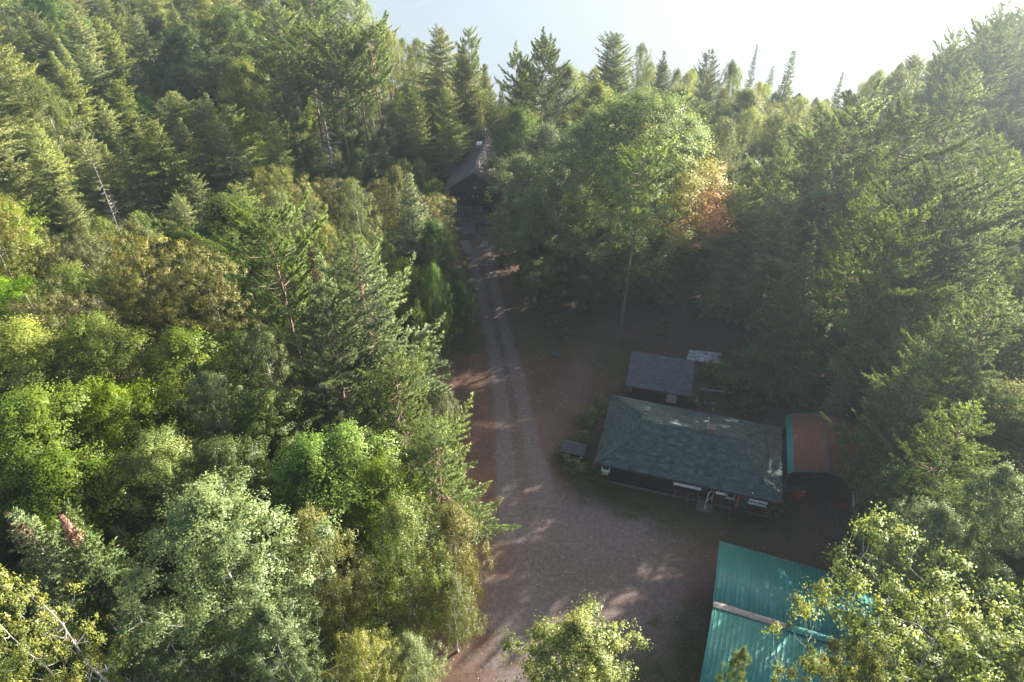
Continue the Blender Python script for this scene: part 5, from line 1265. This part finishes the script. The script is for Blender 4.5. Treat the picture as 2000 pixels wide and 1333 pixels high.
def scatter_label(kd, pq, H, used):
    d = [(math.hypot(pq[0] - lx, pq[1] - ly), nm, lx, ly) for nm, lx, ly in LAND]; _, nm, lx, ly = min(d)
    dx_, dy_ = pq[0] - lx, pq[1] - ly
    side = ('right of' if dx_ > 0 else 'left of') if abs(dx_) > abs(dy_) else ('below' if dy_ > 0 else 'above')
    if pq[0] > 2000 : side = 'past'
    size = 'tall ' if H > 15.5 else ('low ' if H < 9.5 else '')
    key_ = f'{size}{WORD[kd]} {side} {nm}'; n_ = used.get(key_, 0); used[key_] = n_ + 1
    return f'{ORD[min(n_, 13)]}{size}{WORD[kd]} {side} {nm}' + ('' if n_ == 0 else ', counted outward')
cand = rng.random((30000, 2)) * [290, 235] + [-165, 6]
SC = []; PA = np.zeros((6000, 3)); PN = len(PLACED); PA[:PN] = PLACED
for x, y in cand:
    px, py = project([(x, y, 8)])[0]
    if not (-160 < px < 2450 and -60 < py < 1480): continue
    kinds, pr = ZONES[zone(px, py)]
    kd, mt, H0 = kinds[rng.choice(len(kinds), p=pr)]
    H = H0 * (0.66 + 0.58 * rng.random()); a = ARCH[kd]; rs = .85 + .40 * rng.random(); rad = a.rad * H / a.H * rs
    if ((PA[:PN, 0] - x) ** 2 + (PA[:PN, 1] - y) ** 2 < ((.80 if zone(px, py) == 'conifer' else .68) * (rad + PA[:PN, 2])) ** 2).any(): continue
    for f in (1.1, 1.0, .9, .8, .7, .6, .5):
        if allowed(x, y, H * f, rad * f): H *= f; rad *= f; break
    else: continue
    if H < 6.0: continue
    PA[PN] = (x, y, rad); PN += 1; SC.append((kd, x, y, H, rs, mt, rad))
# understorey: young trees in the gaps
for x, y in rng.random((16000, 2)) * [290, 235] + [-165, 6]:
    px, py = project([(x, y, 4)])[0]
    if not (-40 < px < 2060 and -40 < py < 1420): continue
    zn = zone(px, py); kd, mt = {'conifer': [('spruce2', 'spruce'), ('tam2', None)], 'right': [('cedar', None), ('maple2', 'maple_dark')], 'lakeside': [('birch2', 'lime'), ('maple2', 'lime')]}.get(zn, [('maple2', 'maple_dark'), ('birch2', 'birch')])[rng.integers(0, 2)]
    H = 4.5 + 3.5 * rng.random(); a = ARCH[kd]; rs = 1.1 + .4 * rng.random(); rad = a.rad * H / a.H * rs
    if ((PA[:PN, 0] - x) ** 2 + (PA[:PN, 1] - y) ** 2 < (.5 * rad + .42 * PA[:PN, 2]) ** 2).any(): continue
    if not allowed(x, y, H, rad): continue
    PA[PN] = (x, y, rad); PN += 1; SC.append((kd, x, y, H, rs, mt, rad))
# leave out the trees that nearer crowns hide completely: a small depth-sorted silhouette buffer
BW, BH = 400, 267
buf = np.zeros((BH, BW), bool); gy, gx = np.mgrid[0:BH, 0:BW]; gx = gx * 5.0 + 2.5; gy = gy * 5.0 + 2.5
SEEN = []
allt = [(k_[1] ** 2 + k_[2] ** 2, True, k_[1], k_[2], k_[3], k_[4], None) for k_ in KEYPOS] + [(s_[1] ** 2 + s_[2] ** 2, False, s_[1], s_[2], s_[3], s_[6], s_) for s_ in SC]
for _, key, x, y, H, rad, s_ in sorted(allt, key=lambda q: q[0]):
    zz = np.linspace(.25, 1, 10) * H; q = project(np.column_stack([np.full(10, x), np.full(10, y), zz]))
    dep = math.hypot(math.hypot(x, y), CAM_H - H * .6); cov = np.zeros_like(buf)
    for (cx_, cy_), z in zip(q, zz):
        r_ = rad * max(.06, 1 - (z / H) ** 2 * .95) * .72 * F_PX / dep
        x0, x1 = int(max(0, (cx_ - r_) // 5)), int(min(BW, (cx_ + r_) // 5 + 2)); y0, y1 = int(max(0, (cy_ - r_) // 5)), int(min(BH, (cy_ + r_) // 5 + 2))
        if x1 > x0 and y1 > y0:
            cov[y0:y1, x0:x1] |= (gx[y0:y1, x0:x1] - cx_) ** 2 + (gy[y0:y1, x0:x1] - cy_) ** 2 < max(r_, 3) ** 2
    new = int((cov & ~buf).sum()); buf |= cov
    if not key:
        pq = project([(x, y, H * .7)])[0]
        if new >= (5 if H > 8.2 else 14) or ((1990 < pq[0] < 2400 or -150 < pq[0] < 5) and pq[1] > 60 and H > 9): SEEN.append((s_, pq, new))
USED = {}
SEEN.sort(key=lambda q: min(math.hypot(q[1][0] - lx, q[1][1] - ly) for _, lx, ly in LAND))
for (kd, x, y, H, rs, mt, rad), pq, new in SEEN:
    lab = scatter_label(kd, pq, H, USED)
    z_ = zone(*project([(x, y, 8)])[0])
    place(kd, x, y, H, lab, group=f'{WORD[kd]} trees {WHERE[z_]}', rot=rng.random() * 6.28, rs=rs, mat=mt, lean=abs(rng.normal()) * .035, lean_dir=rng.random() * 6.28)
cnt = len(SEEN)
print('SCATTER', cnt)
# shrubs and saplings round the yard
SHR = [(1150, 830, 1.9, 'shrub1', 'tall green shrub against the left wall of the cabin'), (1172, 805, 1.8, 'shrub1', 'shrub at the back left corner of the cabin'), (1140, 870, 1.5, 'shrub1', 'shrub between the black box and the cabin'),
       (1130, 912, 1.1, 'shrub2', 'low weeds just below the black box'), (1165, 930, 1.3, 'shrub1', 'leafy weeds at the front left corner of the cabin'), (1185, 945, 1.0, 'shrub2', 'low weeds before the white window of the cabin'),
       (1102, 895, .8, 'shrub2', 'low weeds at the left end of the black box'), (1240, 772, 1.5, 'shrub1', 'shrub before the left half of the shed'), (1268, 780, 1.5, 'shrub1', 'shrub before the middle of the shed'),
       (1395, 745, 2.3, 'shrub1', 'bush right of the shed below the white sheets'), (1425, 770, 2.0, 'shrub1', 'bush behind the cabin right of the plank rail'), (1445, 805, 1.7, 'shrub1', 'bush behind the middle of the cabin'),
       (1480, 815, 1.6, 'shrub2', 'low bush behind the right end of the cabin'), (1368, 800, .9, 'shrub2', 'bright weeds between the two bicycles'), (1560, 790, 2.0, 'shrub1', 'bush at the back of the rusty carport'),
       (1600, 785, 2.2, 'shrub1', 'bush behind the ridge of the rusty carport'), (1518, 1010, 1.0, 'shrub2', 'small bush at the front right corner of the cabin'), (1080, 640, 1.6, 'shrub1', 'shrub at the foot of the trees above the blue basin'),
       (1100, 665, 1.5, 'shrub1', 'shrub just above the blue basin'), (1065, 610, 1.8, 'shrub1', 'shrub on the bank right of the wheel tracks'), (865, 640, 1.8, 'shrub1', 'shrub beside the pale pole'), (890, 600, 1.7, 'shrub1', 'shrub left of the wheel tracks above the pole'),
       (905, 540, 1.8, 'shrub1', 'shrub left of the upper driveway'), (985, 520, 1.8, 'shrub1', 'shrub right of the upper driveway'), (860, 390, 1.6, 'shrub1', 'shrub at the left of the house wall'), (1545, 700, 2, 'shrub1', 'shrub at the right edge of the clearing'),
       (1290, 655, 1.8, 'shrub1', 'shrub behind the shed roof'), (1700, 1010, 1.8, 'shrub1', 'shrub below the carport at the forest edge'), (1640, 1100, 1.2, 'shrub2', 'low weeds behind the teal garage'), (870, 740, 1.6, 'shrub1', 'shrub at the dark foot of the big white pine')]
for px, py, H, kd, lab in SHR:
    p = at(px, py); place(kd, p[0], p[1], H, lab, cat='shrub', rot=px % 6.28, rs=1.15, mat='shrub')
# grass, weeds and fallen leaves: uncountable
n = 60000
sp = [(*w2(px, py), r) for px, py, r in GRASS_SPOTS]; ix = rng.integers(0, len(sp), n); S = np.array(sp)
ang = rng.random(n) * 6.28; rad = S[ix, 2] * np.sqrt(rng.random(n)) * 1.05
X, Y = S[ix, 0] + rad * np.cos(ang), S[ix, 1] + rad * np.sin(ang)
ok = (sn(X, Y, 1.4, 12) > -.12) & (masks(X, Y) < .55); X, Y = X[ok], Y[ok]; n = len(X)
P = np.column_stack([X, Y, ground_z(X, Y)]); D = nz(np.column_stack([rng.normal(size=(n, 2)) * .55, np.ones(n)]))
V, Ft = needles(P, D, .10 + .16 * rng.random(n), np.full(n, .03), rng)
tag(link('grass', mesh_np('grass', V, [(3, Ft)], LM['shrub'], {'v': rng.random(n)})), 'patches of short grass and weeds round the cabin and driveway', 'grass', kind='stuff')
n = 26000
X, Y = rng.random(n) * 40 - 12, 14 + rng.random(n) * 60; Z = ground_z(X, Y) + .022
ca, sa = math.cos(R(-19.8)), math.sin(R(-19.8)); lx, ly = (X - 17.6) * ca + (Y - 21.7) * sa, -(X - 17.6) * sa + (Y - 21.7) * ca
on = (np.abs(lx) < 5.2) & (np.abs(ly) < 6.1); Z = np.where(on, 5.2 - 1.7 * np.abs(ly) / 6.2 + .035, Z)
ca, sa = math.cos(R(-16.3)), math.sin(R(-16.3)); mx, my = (X - 14.75) * ca + (Y - 39.35) * sa, -(X - 14.75) * sa + (Y - 39.35) * ca
on2 = (np.abs(mx) < 7.2) & (np.abs(my) < 4.1); Z = np.where(on2, 2.6 + .42 * np.minimum(4.15 - np.abs(my), np.where(7.25 - np.abs(mx) < 3.05, 7.25 - np.abs(mx), 9)) + .045, Z)
keep = ~(on | on2) | (rng.random(n) < .45); X, Y, Z = X[keep], Y[keep], Z[keep]; n = len(X)
P = np.column_stack([X, Y, Z]); Nn = nz(np.column_stack([rng.normal(size=(n, 2)) * .3, np.ones(n)]))
V, Fq = diamonds(P, Nn, .05 + .05 * rng.random(n), .8, rng)
kf = N('fallen_leaf'); a_ = kf.n('Attribute', attribute_name='v').outputs['Fac']
kf.bsdf(kf.ramp(a_, [(0.0, (0.07, 0.04, 0.025)), (0.6, (0.19, 0.10, 0.05)), (0.9, (0.30, 0.22, 0.12)), (1.0, (0.45, 0.42, 0.36))]), .8)
tag(link('fallen_leaves', mesh_np('fallen_leaves', V, [(4, Fq)], kf.m, {'v': rng.random(n)})), 'brown fallen leaves and twigs scattered over the yard', 'leaves', kind='stuff')
# ------------------------------------------------------------------ haze: one closed box of even, faint air
b = B(); b.span((-410, -160, -8), (410, 610, 47)); hz = b.build('haze', None) if False else None
me = bpy.data.meshes.new('haze'); b.bm.to_mesh(me); b.bm.free()
k = N('haze_air'); v = k.n('VolumePrincipled'); v.inputs['Color'].default_value = (0.68, 0.84, 1.0, 1); v.inputs['Density'].default_value = HAZE_DENSITY; v.inputs['Anisotropy'].default_value = HAZE_G
k.l(v.outputs[0], k.out.inputs['Volume']); me.materials.append(k.m)
tag(link('haze', me), 'thin bright haze in the air over the forest', kind='stuff')
print('TREES', TREES[0])
